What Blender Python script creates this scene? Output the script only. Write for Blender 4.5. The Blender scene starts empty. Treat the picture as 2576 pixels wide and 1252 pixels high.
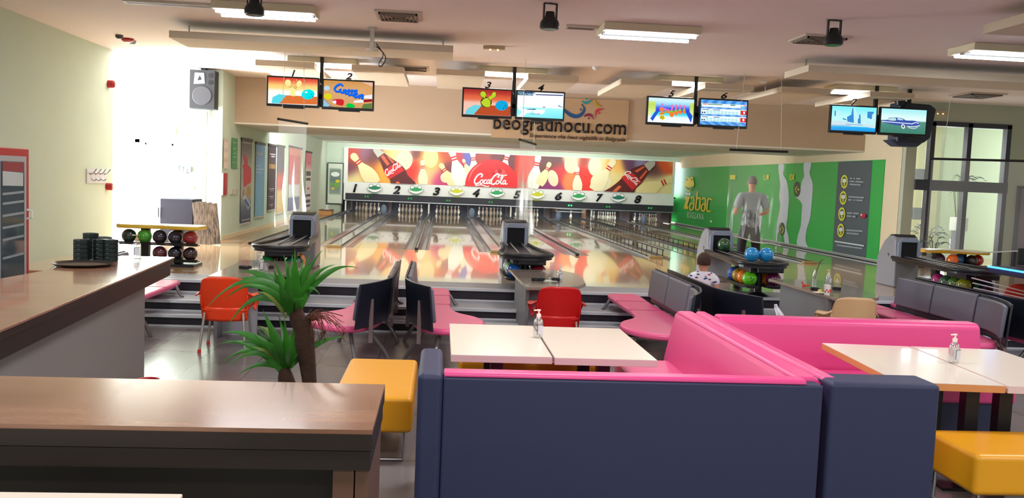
import bpy, bmesh, math, random
from math import sin, cos, pi, radians as R, sqrt, atan2, exp
from mathutils import Vector as V, Matrix, Euler
random.seed(7)
S = bpy.context.scene
C = S.collection

# ---------------------------------------------------------------- camera
FPX, CX, CY, EYE = 2224.0, 1288.0, 626.0, 1.95
_a, _b, _c = 0.0762, -0.0829, 0.0412
def _cam_matrix():
    B = Matrix(((1,0,0),(0,0,-1),(0,1,0)))
    Ry = Matrix(((cos(_b),0,sin(_b)),(0,1,0),(-sin(_b),0,cos(_b))))
    Rx = Matrix(((1,0,0),(0,cos(_a),-sin(_a)),(0,sin(_a),cos(_a))))
    Rz = Matrix(((cos(_c),-sin(_c),0),(sin(_c),cos(_c),0),(0,0,1)))
    return Rz @ Rx @ Ry @ B            # world -> camera (x right, y down, z forward)
CAMM = _cam_matrix()
camd = bpy.data.cameras.new('camera'); camo = bpy.data.objects.new('camera', camd); C.objects.link(camo)
camd.sensor_width = 36.0; camd.sensor_fit = 'HORIZONTAL'; camd.lens = FPX/2576*36.0
camd.clip_start = 0.05; camd.clip_end = 200
_m = CAMM.transposed()
_r = Matrix((_m.col[0], -_m.col[1], -_m.col[2])).transposed().to_4x4()
camo.matrix_world = Matrix.Translation((0,0,EYE)) @ _r
S.camera = camo
# ---------------------------------------------------------------- world, exposure, daylight
W = bpy.data.worlds.new('World'); S.world = W; W.use_nodes = True
bg = W.node_tree.nodes['Background']; bg.inputs[0].default_value = (0.86,0.94,1,1); bg.inputs[1].default_value = 5.0
S.view_settings.view_transform = 'Standard'; S.view_settings.look = 'None'
S.view_settings.gamma = 1; S.view_settings.exposure = 0.42; S.view_settings.use_curve_mapping = False
def area(name, loc, rot, sx, sy, power, col=(1,1,1), parent=None):
    d = bpy.data.lights.new(name, 'AREA'); d.shape = 'RECTANGLE'; d.size = sx; d.size_y = sy; d.energy = power; d.color = col
    o = bpy.data.objects.new(name, d); C.objects.link(o); o.location = loc; o.rotation_euler = rot
    if parent: o.parent = parent
    return o
# daylight through the glazed entrance on the left, the street door and the tall window on the right
area('daylight_entrance', (-8.85,18.2,1.9), (0,R(-112),0), 3.0, 2.2, 1500, (0.86,0.93,1))
area('daylight_door', (-6.3,20.1,1.7), (R(-90),0,0), 1.9, 2.2, 200, (0.93,0.98,1))
area('daylight_window', (11.2,20.4,2.0), (R(-90),0,0), 2.0, 3.0, 90, (0.9,0.96,1))

CEIL, APP = 4.05, 0.43                 # ceiling height, height of the raised bowling approach
# ---------------------------------------------------------------- helpers
def _ray(px,py):
    return CAMM.transposed() @ V(((px-CX)/FPX,(py-CY)/FPX,1.0))
def gz(px,py,z):
    d=_ray(px,py); t=(z-EYE)/d.z; return V((0,0,EYE))+d*t
def gy(px,py,y):
    d=_ray(px,py); t=y/d.y; return V((0,0,EYE))+d*t
def gx(px,py,x):
    d=_ray(px,py); t=x/d.x; return V((0,0,EYE))+d*t
def srgb(r,g,b):
    f=lambda c:(c/255/12.92) if c/255<=0.04045 else ((c/255+0.055)/1.055)**2.4
    return (f(r),f(g),f(b),1)
MATS={}
def mat(name,col,rough=0.5,metal=0,coat=0,emit=0,spec=0.5,bump=None,trans=0,vary=0,ior=1.45,vscale=6):
    if name in MATS: return MATS[name]
    m=bpy.data.materials.new(name); m.use_nodes=True; nt=m.node_tree; p=nt.nodes['Principled BSDF']
    c=col if len(col)==4 else (*col,1)
    p.inputs['Base Color'].default_value=c; p.inputs['Roughness'].default_value=rough; p.inputs['Metallic'].default_value=metal
    p.inputs['Coat Weight'].default_value=coat; p.inputs['Coat Roughness'].default_value=0.05
    p.inputs['Specular IOR Level'].default_value=spec; p.inputs['Transmission Weight'].default_value=trans; p.inputs['IOR'].default_value=ior
    if emit: p.inputs['Emission Color'].default_value=c; p.inputs['Emission Strength'].default_value=emit
    tc=nt.nodes.new('ShaderNodeTexCoord')
    if vary:
        n=nt.nodes.new('ShaderNodeTexNoise'); n.inputs['Scale'].default_value=vscale; n.inputs['Detail'].default_value=4
        mr=nt.nodes.new('ShaderNodeMapRange'); mr.inputs[3].default_value=1-vary; mr.inputs[4].default_value=1+vary
        mx=nt.nodes.new('ShaderNodeMix'); mx.data_type='RGBA'; mx.blend_type='MULTIPLY'; mx.inputs[0].default_value=1; mx.inputs[6].default_value=c
        nt.links.new(tc.outputs['Object'],n.inputs['Vector']); nt.links.new(n.outputs[0],mr.inputs[0]); nt.links.new(mr.outputs[0],mx.inputs[7]); nt.links.new(mx.outputs[2],p.inputs['Base Color'])
    if bump:
        n=nt.nodes.new('ShaderNodeTexNoise'); n.inputs['Scale'].default_value=bump[0]; n.inputs['Detail'].default_value=3
        b=nt.nodes.new('ShaderNodeBump'); b.inputs['Strength'].default_value=bump[1]; b.inputs['Distance'].default_value=0.01
        nt.links.new(tc.outputs['Object'],n.inputs['Vector']); nt.links.new(n.outputs[0],b.inputs['Height']); nt.links.new(b.outputs[0],p.inputs['Normal'])
    MATS[name]=m; return m
def mcol(r,g,b,rough=0.55,**k):
    return mat('paint_%d_%d_%d_%d'%(r,g,b,int(rough*100)),srgb(r,g,b),rough,**k)
def glow(r,g,b,e=1.0):
    k='glow_%d_%d_%d_%d'%(r,g,b,int(e*100))
    if k in MATS: return MATS[k]
    m=bpy.data.materials.new(k); m.use_nodes=True; nt=m.node_tree; nt.nodes.clear()
    em=nt.nodes.new('ShaderNodeEmission'); em.inputs[0].default_value=srgb(r,g,b); em.inputs[1].default_value=e
    o=nt.nodes.new('ShaderNodeOutputMaterial'); nt.links.new(em.outputs[0],o.inputs[0]); MATS[k]=m; return m
def attrmat(name,emit=0,rough=0.45):
    m=bpy.data.materials.new(name); m.use_nodes=True; nt=m.node_tree; p=nt.nodes['Principled BSDF']
    a=nt.nodes.new('ShaderNodeAttribute'); a.attribute_name='Col'
    p.inputs['Roughness'].default_value=rough
    if emit:
        p.inputs['Base Color'].default_value=(0.01,0.01,0.01,1); nt.links.new(a.outputs[0],p.inputs['Emission Color']); p.inputs['Emission Strength'].default_value=emit
    else: nt.links.new(a.outputs[0],p.inputs['Base Color'])
    return m
PRINT=attrmat('printed_picture'); SCREEN=attrmat('lit_screen_picture',0.76,0.2)
def link(o,parent):
    C.objects.link(o)
    if parent: o.parent=parent
    return o
def worldloc(o):
    l=V(o.location)
    while o.parent: o=o.parent; l+=V(o.location)
    return l
class MB:
    def __init__(s): s.v=[]; s.f=[]
    def add(s,vs,fs):
        k=len(s.v); s.v+=[tuple(a) for a in vs]; s.f+=[tuple(i+k for i in f) for f in fs]; return s
    def box(s,x0,x1,y0,y1,z0,z1,m=None):
        vs=[V((x,y,z)) for z in (z0,z1) for y in (y0,y1) for x in (x0,x1)]
        if m: vs=[m@a for a in vs]
        return s.add(vs,[(0,2,3,1),(4,5,7,6),(0,1,5,4),(2,6,7,3),(0,4,6,2),(1,3,7,5)])
    def prism(s,pts,a0,a1,axis='z'):
        n=len(pts)
        f={'z':lambda p,a:(p[0],p[1],a),'x':lambda p,a:(a,p[0],p[1]),'y':lambda p,a:(p[0],a,p[1])}[axis]
        return s.add([f(p,a0) for p in pts]+[f(p,a1) for p in pts],[tuple(range(n)),tuple(range(n,2*n))]+[(i,(i+1)%n,n+(i+1)%n,n+i) for i in range(n)])
    def lathe(s,prof,c=(0,0,0),n=24,ax='z'):
        vs=[];fs=[];m=len(prof)
        for i in range(n):
            a=2*pi*i/n
            for r,z in prof:
                p=(r*cos(a),r*sin(a),z)
                if ax=='y': p=(p[0],p[2],p[1])
                if ax=='x': p=(p[2],p[0],p[1])
                vs.append((p[0]+c[0],p[1]+c[1],p[2]+c[2]))
        for i in range(n):
            j=(i+1)%n
            for k in range(m-1): fs.append((i*m+k,j*m+k,j*m+k+1,i*m+k+1))
        if prof[0][0]>1e-6: fs.append(tuple(i*m for i in range(n)))
        if prof[-1][0]>1e-6: fs.append(tuple(i*m+m-1 for i in range(n)))
        return s.add(vs,fs)
    def sph(s,c,r,sc=(1,1,1),n=24,m=14):
        return s.lathe2([(r*sin(pi*k/m)*1.0,-r*cos(pi*k/m)) for k in range(m+1)],c,n,sc)
    def lathe2(s,prof,c,n,sc):
        t=MB().lathe([(max(r,0.0),z) for r,z in prof],(0,0,0),n)
        return s.add([(a[0]*sc[0]+c[0],a[1]*sc[1]+c[1],a[2]*sc[2]+c[2]) for a in t.v],t.f)
    def tube(s,pts,r,n=10,closed=False):
        pts=[V(p) for p in pts]; N=len(pts); rs=r if isinstance(r,(list,tuple)) else [r]*N
        vs=[];up=None
        for i,p in enumerate(pts):
            t=(pts[(i+1)%N]-pts[i-1]) if closed else (pts[min(i+1,N-1)]-pts[max(i-1,0)])
            t.normalize()
            if up is None: up=V((0,0,1)) if abs(t.z)<0.9 else V((1,0,0))
            a=t.cross(up)
            if a.length<1e-5: a=t.cross(V((0,1,0)))
            a.normalize(); b=t.cross(a); up=-b if False else up
            up=b*-1 if b.dot(up)<0 else b
            a=t.cross(up).normalized()
            for k in range(n):
                q=2*pi*k/n; vs.append(p+(a*cos(q)+up*sin(q))*rs[i])
        fs=[(i*n+k,i*n+(k+1)%n,((i+1)%N)*n+(k+1)%n,((i+1)%N)*n+k) for i in range(N if closed else N-1) for k in range(n)]
        if not closed: fs+= [tuple(range(n)),tuple((N-1)*n+k for k in range(n))]
        return s.add(vs,fs)
    def grid(s,f,nu,nv):
        vs=[f(i/nu,j/nv) for j in range(nv+1) for i in range(nu+1)]
        return s.add(vs,[(j*(nu+1)+i,j*(nu+1)+i+1,(j+1)*(nu+1)+i+1,(j+1)*(nu+1)+i) for j in range(nv) for i in range(nu)])
    def obj(s,name,m,parent=None,smooth=False,bevel=0,seg=2,solid=0,world=False,sub=0,norm=True):
        me=bpy.data.meshes.new(name); vs=s.v
        if world and parent:
            L=worldloc(parent); vs=[(a[0]-L.x,a[1]-L.y,a[2]-L.z) for a in vs]
        me.from_pydata([tuple(a) for a in vs],[],s.f); me.materials.append(m)
        if norm:
            b=bmesh.new(); b.from_mesh(me); bmesh.ops.remove_doubles(b,verts=b.verts,dist=1e-5); bmesh.ops.recalc_face_normals(b,faces=b.faces); b.to_mesh(me); b.free()
        if smooth:
            for p in me.polygons: p.use_smooth=True
            try: me.set_sharp_from_angle(angle=R(40))
            except Exception: pass
        o=bpy.data.objects.new(name,me); link(o,parent)
        if solid: md=o.modifiers.new('thick','SOLIDIFY'); md.thickness=solid; md.offset=0
        if bevel: md=o.modifiers.new('bevel','BEVEL'); md.width=bevel; md.segments=seg; md.limit_method='ANGLE'
        if bevel and seg>=3 and not smooth:
            for p in me.polygons: p.use_smooth=True
            md.harden_normals=True
        if sub: md=o.modifiers.new('sub','SUBSURF'); md.levels=sub; md.render_levels=sub
        return o
def thing(name,label,cat,loc=(0,0,0),rz=0,group=None):
    o=bpy.data.objects.new(name,None); o.empty_display_size=0.1; C.objects.link(o); o.location=loc; o.rotation_euler=(0,0,rz)
    return tag(o,label,cat,group)
def tag(o,label,cat,group=None):
    o['label']=label; o['category']=cat
    if group: o['group']=group
    return o
def struct(o): o['kind']='structure'; return o
def dup(o,parent=None):
    c=o.copy(); C.objects.link(c)
    if parent: c.parent=parent
    for ch in list(o.children): dup(ch,c)
    return c
def cr(pts,n=6,closed=False):         # Catmull-Rom through points of any dimension
    N=len(pts); out=[]
    g=(lambda i:pts[i%N]) if closed else (lambda i:pts[max(0,min(N-1,i))])
    for i in range(N if closed else N-1):
        a,b,c,d=g(i-1),g(i),g(i+1),g(i+2)
        for k in range(n):
            t=k/n; out.append(tuple(0.5*((2*b[j])+(c[j]-a[j])*t+(2*a[j]-5*b[j]+4*c[j]-d[j])*t*t+(3*b[j]-a[j]-3*c[j]+d[j])*t**3) for j in range(len(b))))
    if not closed: out.append(tuple(pts[-1]))
    return out
# flat printed artwork: polygons in a 2-D frame, mapped onto a real surface
def clip(poly,quad):
    def area2(q): return sum(q[i][0]*q[(i+1)%len(q)][1]-q[(i+1)%len(q)][0]*q[i][1] for i in range(len(q)))
    sg=1 if area2(quad)>0 else -1
    out=list(poly)
    for i in range(len(quad)):
        a,b=quad[i],quad[(i+1)%len(quad)]; inp=out; out=[]
        if not inp: return []
        side=lambda p:sg*((b[0]-a[0])*(p[1]-a[1])-(b[1]-a[1])*(p[0]-a[0]))
        for k in range(len(inp)):
            p,q=inp[k-1],inp[k]; sp,sq=side(p),side(q)
            if (sp>=0)!=(sq>=0):
                t=sp/(sp-sq); out.append((p[0]+(q[0]-p[0])*t,p[1]+(q[1]-p[1])*t))
            if sq>=0: out.append(q)
    return out
def ell(cx,cy,rx,ry,rot=0,n=28):
    c,s=cos(R(rot)),sin(R(rot))
    return [(cx+rx*cos(2*pi*k/n)*c-ry*sin(2*pi*k/n)*s,cy+rx*cos(2*pi*k/n)*s+ry*sin(2*pi*k/n)*c) for k in range(n)]
def rib(pts,w,n=6,closed=False):      # ribbon quads along a smooth stroke
    p=cr(pts,n,closed); q=[];N=len(p)
    ws=w if callable(w) else (lambda t:w)
    L=[];Rr=[]
    for i in range(N):
        a=p[i-1] if (i or closed) else p[0]; b=p[(i+1)%N] if (i<N-1 or closed) else p[i]
        dx,dy=b[0]-a[0],b[1]-a[1]; l=sqrt(dx*dx+dy*dy) or 1; h=ws(i/max(1,N-1))/2
        L.append((p[i][0]-dy/l*h,p[i][1]+dx/l*h)); Rr.append((p[i][0]+dy/l*h,p[i][1]-dx/l*h))
    for i in range(N if closed else N-1):
        j=(i+1)%N; q.append([L[i],L[j],Rr[j],Rr[i]])
    return q
def art(name,m,parent,M,polys,cl=None,label=None,step=None):
    b=MB(); st=V(step or (0,0,0))
    for i,p in enumerate(polys):
        if cl: p=clip(p,cl)
        if len(p)>=3: b.add([V(M(a))+st*i for a in p],[tuple(range(len(p)))])
    if not b.v: return None
    o=b.obj(name,m,parent,world=True,norm=False)
    if label: o['label']=label
    return o
def picture(name,parent,M,quad,nx,ny,fn,m=None):   # quad tl,tr,br,bl ; fn(u,v)->srgb 0..255
    b=MB();tl,tr,br,bl=quad
    def P(u,v):
        x=(tl[0]*(1-u)+tr[0]*u)*(1-v)+(bl[0]*(1-u)+br[0]*u)*v; y=(tl[1]*(1-u)+tr[1]*u)*(1-v)+(bl[1]*(1-u)+br[1]*u)*v
        return M((x,y))
    b.grid(P,nx,ny); o=b.obj(name,m or PRINT,parent,world=True,norm=False)
    at=o.data.color_attributes.new('Col','FLOAT_COLOR','POINT')
    for j in range(ny+1):
        for i in range(nx+1):
            at.data[j*(nx+1)+i].color=srgb(*[max(0,min(255,c)) for c in fn(i/nx,j/ny)])
    return o
def text(s,name,m,parent,org,xa,w,h,shear=0,bold=0,depth=0,za=(0,0,1)):
    # lower-left corner of the text box at org, letters run along xa, box is w by h
    cu=bpy.data.curves.new(name,'FONT'); cu.body=s; cu.shear=shear; cu.offset=bold; cu.resolution_u=3
    t=bpy.data.objects.new(name,cu); C.objects.link(t); dg=bpy.context.evaluated_depsgraph_get(); dg.update()
    me=bpy.data.meshes.new_from_object(t.evaluated_get(dg)); bpy.data.objects.remove(t)
    x0=min(v.co.x for v in me.vertices);x1=max(v.co.x for v in me.vertices);y0=min(v.co.y for v in me.vertices);y1=max(v.co.y for v in me.vertices)
    xa=V(xa).normalized(); za=V(za); nrm=xa.cross(za)
    L=worldloc(parent) if parent else V()
    for v in me.vertices:
        a=(v.co.x-x0)/(x1-x0)*w; b=(v.co.y-y0)/(y1-y0)*h
        v.co=V(org)+xa*a+za*b-L
    me.materials.clear(); me.materials.append(m); me.name=name
    o=bpy.data.objects.new(name,me); link(o,parent)
    if depth: md=o.modifiers.new('thick','SOLIDIFY'); md.thickness=depth; md.offset=0
    return o
def lerp(a,b,t): return tuple(a[i]+(b[i]-a[i])*t for i in range(len(a)))
def ss(a,b,x): t=max(0,min(1,(x-a)/(b-a))); return t*t*(3-2*t)
def skin(name,nodes,edges,m,parent,sub=2):
    ks=list(nodes); me=bpy.data.meshes.new(name); me.from_pydata([nodes[k][0] for k in ks],[(ks.index(a),ks.index(b)) for a,b in edges],[])
    me.materials.append(m); o=bpy.data.objects.new(name,me); link(o,parent)
    md=o.modifiers.new('skin','SKIN'); md.use_smooth_shade=True; md.branch_smoothing=0.6
    sv=me.skin_vertices[0].data
    for i,k in enumerate(ks):
        r=nodes[k][1]; sv[i].radius=(r,r) if not isinstance(r,tuple) else r; sv[i].use_root=(i==0)
    s2=o.modifiers.new('sub','SUBSURF'); s2.levels=sub; s2.render_levels=sub
    return o
# ---------------------------------------------------------------- materials
def nodes_mat(name): 
    m=bpy.data.materials.new(name); m.use_nodes=True; return m,m.node_tree,m.node_tree.nodes['Principled BSDF']
def wood_mat(name,c1,c2,rough,sx,sy,line=0.0,coat=0.0,bs=0.08,sz=None):
    m,nt,p=nodes_mat(name); N=nt.nodes; Lk=nt.links
    tc=N.new('ShaderNodeTexCoord'); mp=N.new('ShaderNodeMapping'); mp.inputs['Scale'].default_value=(sx,sy,sz or sx)
    no=N.new('ShaderNodeTexNoise'); no.inputs['Scale'].default_value=1; no.inputs['Detail'].default_value=5; no.inputs['Roughness'].default_value=0.6
    cr_=N.new('ShaderNodeValToRGB'); cr_.color_ramp.elements[0].color=c1; cr_.color_ramp.elements[1].color=c2
    cr_.color_ramp.elements[0].position=0.35; cr_.color_ramp.elements[1].position=0.65
    Lk.new(tc.outputs['Object'],mp.inputs[0]); Lk.new(mp.outputs[0],no.inputs['Vector']); Lk.new(no.outputs[0],cr_.inputs[0])
    out=cr_.outputs[0]
    if line:
        br=N.new('ShaderNodeTexBrick'); br.inputs['Scale'].default_value=1; br.inputs['Brick Width'].default_value=2.4; br.inputs['Row Height'].default_value=bs
        br.inputs['Mortar Size'].default_value=0.0015; br.inputs['Color1'].default_value=(1,1,1,1); br.inputs['Color2'].default_value=(0.86,0.86,0.86,1); br.inputs['Mortar'].default_value=(1-line,)*3+(1,)
        rt=N.new('ShaderNodeMapping'); rt.inputs['Rotation'].default_value=(0,0,R(90)); Lk.new(tc.outputs['Object'],rt.inputs[0]); Lk.new(rt.outputs[0],br.inputs[0])
        mx=N.new('ShaderNodeMix'); mx.data_type='RGBA'; mx.blend_type='MULTIPLY'; mx.inputs[0].default_value=1; Lk.new(out,mx.inputs[6]); Lk.new(br.outputs[0],mx.inputs[7]); out=mx.outputs[2]
    Lk.new(out,p.inputs['Base Color']); p.inputs['Roughness'].default_value=rough; p.inputs['Coat Weight'].default_value=coat; p.inputs['Coat Roughness'].default_value=0.04
    MATS[name]=m; return m
APW=wood_mat('maple_approach',srgb(214,172,128),srgb(228,190,146),0.22,14,0.7,0.18,0.9)
LNW=wood_mat('oiled_lane',srgb(166,140,102),srgb(186,160,118),0.22,22,0.5,0.16,0.9,0.045)
BRW=wood_mat('brown_laminate',srgb(104,72,54),srgb(126,90,68),0.26,1.5,14)
def tile_mat():
    m,nt,p=nodes_mat('dark_floor_tile'); N=nt.nodes; Lk=nt.links
    tc=N.new('ShaderNodeTexCoord'); rt=N.new('ShaderNodeMapping'); rt.inputs['Rotation'].default_value=(0,0,R(90))
    br=N.new('ShaderNodeTexBrick'); br.inputs['Scale'].default_value=1; br.inputs['Brick Width'].default_value=1.2; br.inputs['Row Height'].default_value=0.6; br.inputs['Mortar Size'].default_value=0.004
    br.inputs['Color1'].default_value=srgb(110,104,103); br.inputs['Color2'].default_value=srgb(124,117,115); br.inputs['Mortar'].default_value=srgb(58,54,54)
    Lk.new(tc.outputs['Object'],rt.inputs[0]); Lk.new(rt.outputs[0],br.inputs[0]); Lk.new(br.outputs[0],p.inputs['Base Color'])
    no=N.new('ShaderNodeTexNoise'); no.inputs['Scale'].default_value=3; mr=N.new('ShaderNodeMapRange'); mr.inputs[3].default_value=0.16; mr.inputs[4].default_value=0.3
    Lk.new(tc.outputs['Object'],no.inputs['Vector']); Lk.new(no.outputs[0],mr.inputs[0]); Lk.new(mr.outputs[0],p.inputs['Roughness'])
    return m
TILE=tile_mat()
WALLG=mat('pale_green_wall',srgb(204,220,202),0.8,vary=0.03,vscale=2,bump=(60,0.05))
CREAM=mat('cream_wall',srgb(222,206,172),0.8,vary=0.03,vscale=2)
TAN=mat('tan_bulkhead',srgb(192,170,146),0.85,vary=0.02,vscale=1.5)
CEILM=mat('ceiling_paint',srgb(236,224,218),0.9,vary=0.02,vscale=1.2)
WHITE=mat('white_board',srgb(232,236,232),0.7)
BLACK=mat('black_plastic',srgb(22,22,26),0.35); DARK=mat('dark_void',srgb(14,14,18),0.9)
STEEL=mat('brushed_steel',srgb(180,182,186),0.3,metal=1); GREY=mat('grey_plastic',srgb(150,150,158),0.45)
TREAD=mat('grey_tread',srgb(150,154,160),0.45); RISER=mat('black_riser',srgb(42,36,46),0.35)
FRAME=mat('dark_window_frame',srgb(58,60,72),0.5)
GLASS=bpy.data.materials.new('clear_glass'); GLASS.use_nodes=True
def clear(m,opa,tint=(1,1,1,1),haze=0.0,rough=0.03,gz_=0.6):
    nt=m.node_tree; nt.nodes.clear(); o=nt.nodes.new('ShaderNodeOutputMaterial'); t=nt.nodes.new('ShaderNodeBsdfTransparent'); t.inputs[0].default_value=tint
    g=nt.nodes.new('ShaderNodeBsdfGlossy'); g.inputs['Roughness'].default_value=rough
    x=nt.nodes.new('ShaderNodeMixShader'); lw=nt.nodes.new('ShaderNodeLayerWeight'); lw.inputs[0].default_value=0.35
    mr=nt.nodes.new('ShaderNodeMapRange'); mr.inputs[3].default_value=opa; mr.inputs[4].default_value=min(1,opa+gz_)
    nt.links.new(lw.outputs['Facing'],mr.inputs[0]); nt.links.new(mr.outputs[0],x.inputs[0]); nt.links.new(t.outputs[0],x.inputs[1]); nt.links.new(g.outputs[0],x.inputs[2])
    if haze:
        d=nt.nodes.new('ShaderNodeBsdfTranslucent'); d2=nt.nodes.new('ShaderNodeBsdfDiffuse'); a=nt.nodes.new('ShaderNodeMixShader'); a.inputs[0].default_value=0.5
        nt.links.new(d.outputs[0],a.inputs[1]); nt.links.new(d2.outputs[0],a.inputs[2])
        y=nt.nodes.new('ShaderNodeMixShader'); y.inputs[0].default_value=haze; nt.links.new(x.outputs[0],y.inputs[1]); nt.links.new(a.outputs[0],y.inputs[2]); x=y
    nt.links.new(x.outputs[0],o.inputs[0])
clear(GLASS,0.04)

# ---------------------------------------------------------------- the room shell
struct(MB().box(-9,15,-4.2,13.0,-0.1,0).obj('floor',TILE))
struct(MB().box(-9,15,12.85,18.7,0.0,APP).obj('floor_approach',APW))
struct(MB().box(-9,-3.98,18.7,37.2,0.0,APP).box(9.86,15,18.7,37.2,0,APP).obj('floor_walkway',wood_mat('walkway_wood',srgb(150,112,80),srgb(176,138,100),0.25,12,0.6,0.2,0.5)))
steps=[(12.27,12.95,0.27,APP),(11.46,12.27,0.14,0.27),(11.1,11.46,0.0,0.14)]
struct(MB().box(-4.7,13,12.30,12.95,0.0,APP-0.012).box(-4.7,13,11.49,12.30,0.0,0.258).box(-4.7,13,11.13,11.49,0,0.128).obj('floor_steps',RISER))
struct(MB().box(-4.7,13,12.27,13.0,APP-0.012,APP+0.004).box(-4.7,13,11.46,12.3,0.258,0.27).box(-4.7,13,11.1,11.5,0.128,0.14).obj('floor_step_tread',TREAD))
nb=MB()
for y,z in ((12.27,APP+0.004),(11.46,0.27),(11.1,0.14)): nb.box(-4.7,13,y-0.02,y+0.045,z-0.03,z+0.006)
nb.box(-4.7,13,12.22,12.275,0.27,0.285).box(-4.7,13,11.41,11.465,0.14,0.155).box(-4.7,13,11.07,11.105,0.0,0.02)
struct(nb.obj('trim_1',mcol(210,214,218,0.3)))
cb=MB().box(-9,15,-4.2,20.6,CEIL,CEIL+0.1)
struct(cb.obj('ceiling',CEILM))
struct(MB().box(-6.25,-6.1,-4.2,17.06,0,CEIL).obj('wall_left',WALLG))
struct(MB().box(-9,-4.7,-4.35,-4.2,0,CEIL).box(-4.7,15,-4.35,-4.2,0,CEIL).obj('wall_rear',WALLG))
# front wall of the entrance recess, pierced by the street door and window
wl=MB()
wl.box(-9,-7.15,19.5,19.65,APP,CEIL).box(-7.15,-6.42,19.5,19.65,2.52,CEIL).box(-6.42,-6.3,19.5,19.65,APP,CEIL).box(-6.3,-5.72,19.5,19.65,2.45,CEIL).box(-5.72,-4.7,19.5,19.65,APP,CEIL)
wl.box(-6.3,-5.72,19.5,19.65,APP,0.7)
struct(wl.obj('wall_front',WALLG))
struct(MB().box(-9,-8.88,17.06,19.5,APP,0.7).box(-9,-8.88,17.06,19.5,3.6,CEIL).obj('wall_entrance',WALLG))
struct(MB().box(-4.85,-4.7,19.65,37.2,APP,CEIL).box(-4.7,-3.98,37.05,37.2,APP,3.3).box(-3.98,10.1,37.05,37.2,3.05,3.3).obj('wall_poster',WALLG))
fr=MB().box(-7.15,-7.09,19.46,19.66,APP,2.52).box(-6.5,-6.42,19.46,19.66,APP,2.52).box(-7.15,-6.42,19.46,19.66,2.45,2.55)
d1=struct(fr.obj('door_1',mat('blue_grey_frame',srgb(150,168,172),0.4)))
MB().box(-7.09,-6.5,19.55,19.56,APP,2.45).obj('door_glass',GLASS,d1)
fr=MB().box(-6.3,-6.27,19.48,19.64,0.7,2.45).box(-5.75,-5.72,19.48,19.64,0.7,2.45).box(-6.3,-5.72,19.48,19.64,2.41,2.45).box(-6.3,-5.72,19.48,19.64,0.7,0.74)
w2=struct(fr.obj('window_1',WHITE)); MB().box(-6.27,-5.75,19.55,19.56,0.74,2.41).obj('window_glass',GLASS,w2)
# bulkhead over the foul line and the lower ceiling over the lanes
struct(MB().box(-4.7,10.1,20.6,20.75,3.03,CEIL+0.1).obj('trim_2',TAN))
struct(MB().box(-4.7,10.1,20.6,24.3,2.99,3.03).obj('trim_3',mat('grey_soffit',srgb(222,218,206),0.8)))
struct(MB().box(-4.7,10.1,24.3,24.4,2.99,3.32).box(-4.7,10.1,24.4,37.2,3.25,3.35).obj('ceiling_lanes',WHITE))
# right side
struct(MB().box(10.1,10.3,18.84,39.5,0.0,CEIL).obj('wall_right',CREAM))
struct(MB().box(10.1,15,18.66,18.84,3.62,CEIL).box(12.46,15,18.66,18.84,0,3.62).box(10.1,10.34,18.68,18.82,0,3.62).obj('wall_window',mat('grey_green_wall',srgb(178,184,166),0.8)))
struct(MB().box(15,15.15,-4.2,18.8,0,CEIL).obj('wall_far_right',WALLG))
wf=MB()
for x in (10.62,11.46,12.36): wf.box(x,x+0.1,18.64,18.8,APP,3.62)
wf.box(10.34,12.46,18.64,18.8,3.54,3.64).box(10.34,12.46,18.62,18.8,2.13,2.36).box(10.34,12.46,18.64,18.8,APP,0.5)
w3=struct(wf.obj('window_2',FRAME)); MB().box(10.4,12.4,18.72,18.73,0.5,3.54).obj('window_glass',GLASS,w3)
# corridor behind the tall window
struct(MB().box(12.0,15,22.0,22.1,0,3.9).box(11.95,12.05,20.5,22.1,0,3.9).obj('wall_corridor',mat('corridor_wall',srgb(156,164,134),0.8)))
struct(MB().box(10.3,15,18.84,22.1,3.8,3.9).obj('ceiling_corridor',WHITE))
struct(MB().box(10.3,15,18.84,24,0.3,0.42).obj('floor_corridor',TILE))
lv=thing('window_louver','white framed louvre panes in the bright opening beside the tall right window','window',(10.9,19.9,0.43))
for i,(z0,z1) in enumerate(((1.92,2.2),(2.95,3.2),(1.02,1.3))): MB().box(10.36,11.28,19.88,19.92,z0+0.43,z1+0.43).obj('louver_pane',mat('grey_louver',srgb(150,156,166),0.5),lv,world=True)
MB().box(10.34,10.4,19.86,19.94,0.42,3.8).box(11.26,11.33,19.86,19.94,0.42,3.8).obj('louver_frame',WHITE,lv,world=True)
struct(MB().box(-4.7,-4.68,19.52,37,APP,APP+0.09).obj('baseboard_left',CREAM))
struct(MB().box(9.99,10.1,18.9,37,APP,APP+0.05).obj('baseboard_right',GREY))
dr=struct(MB().box(12.75,13.7,18.6,18.66,0.43,2.25).obj('door_2',mat('mauve_door',srgb(120,100,116),0.5)))
MB().box(12.7,12.76,18.58,18.67,0.43,2.3).box(12.7,13.75,18.58,18.67,2.25,2.31).obj('door_frame',FRAME,dr)

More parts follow.
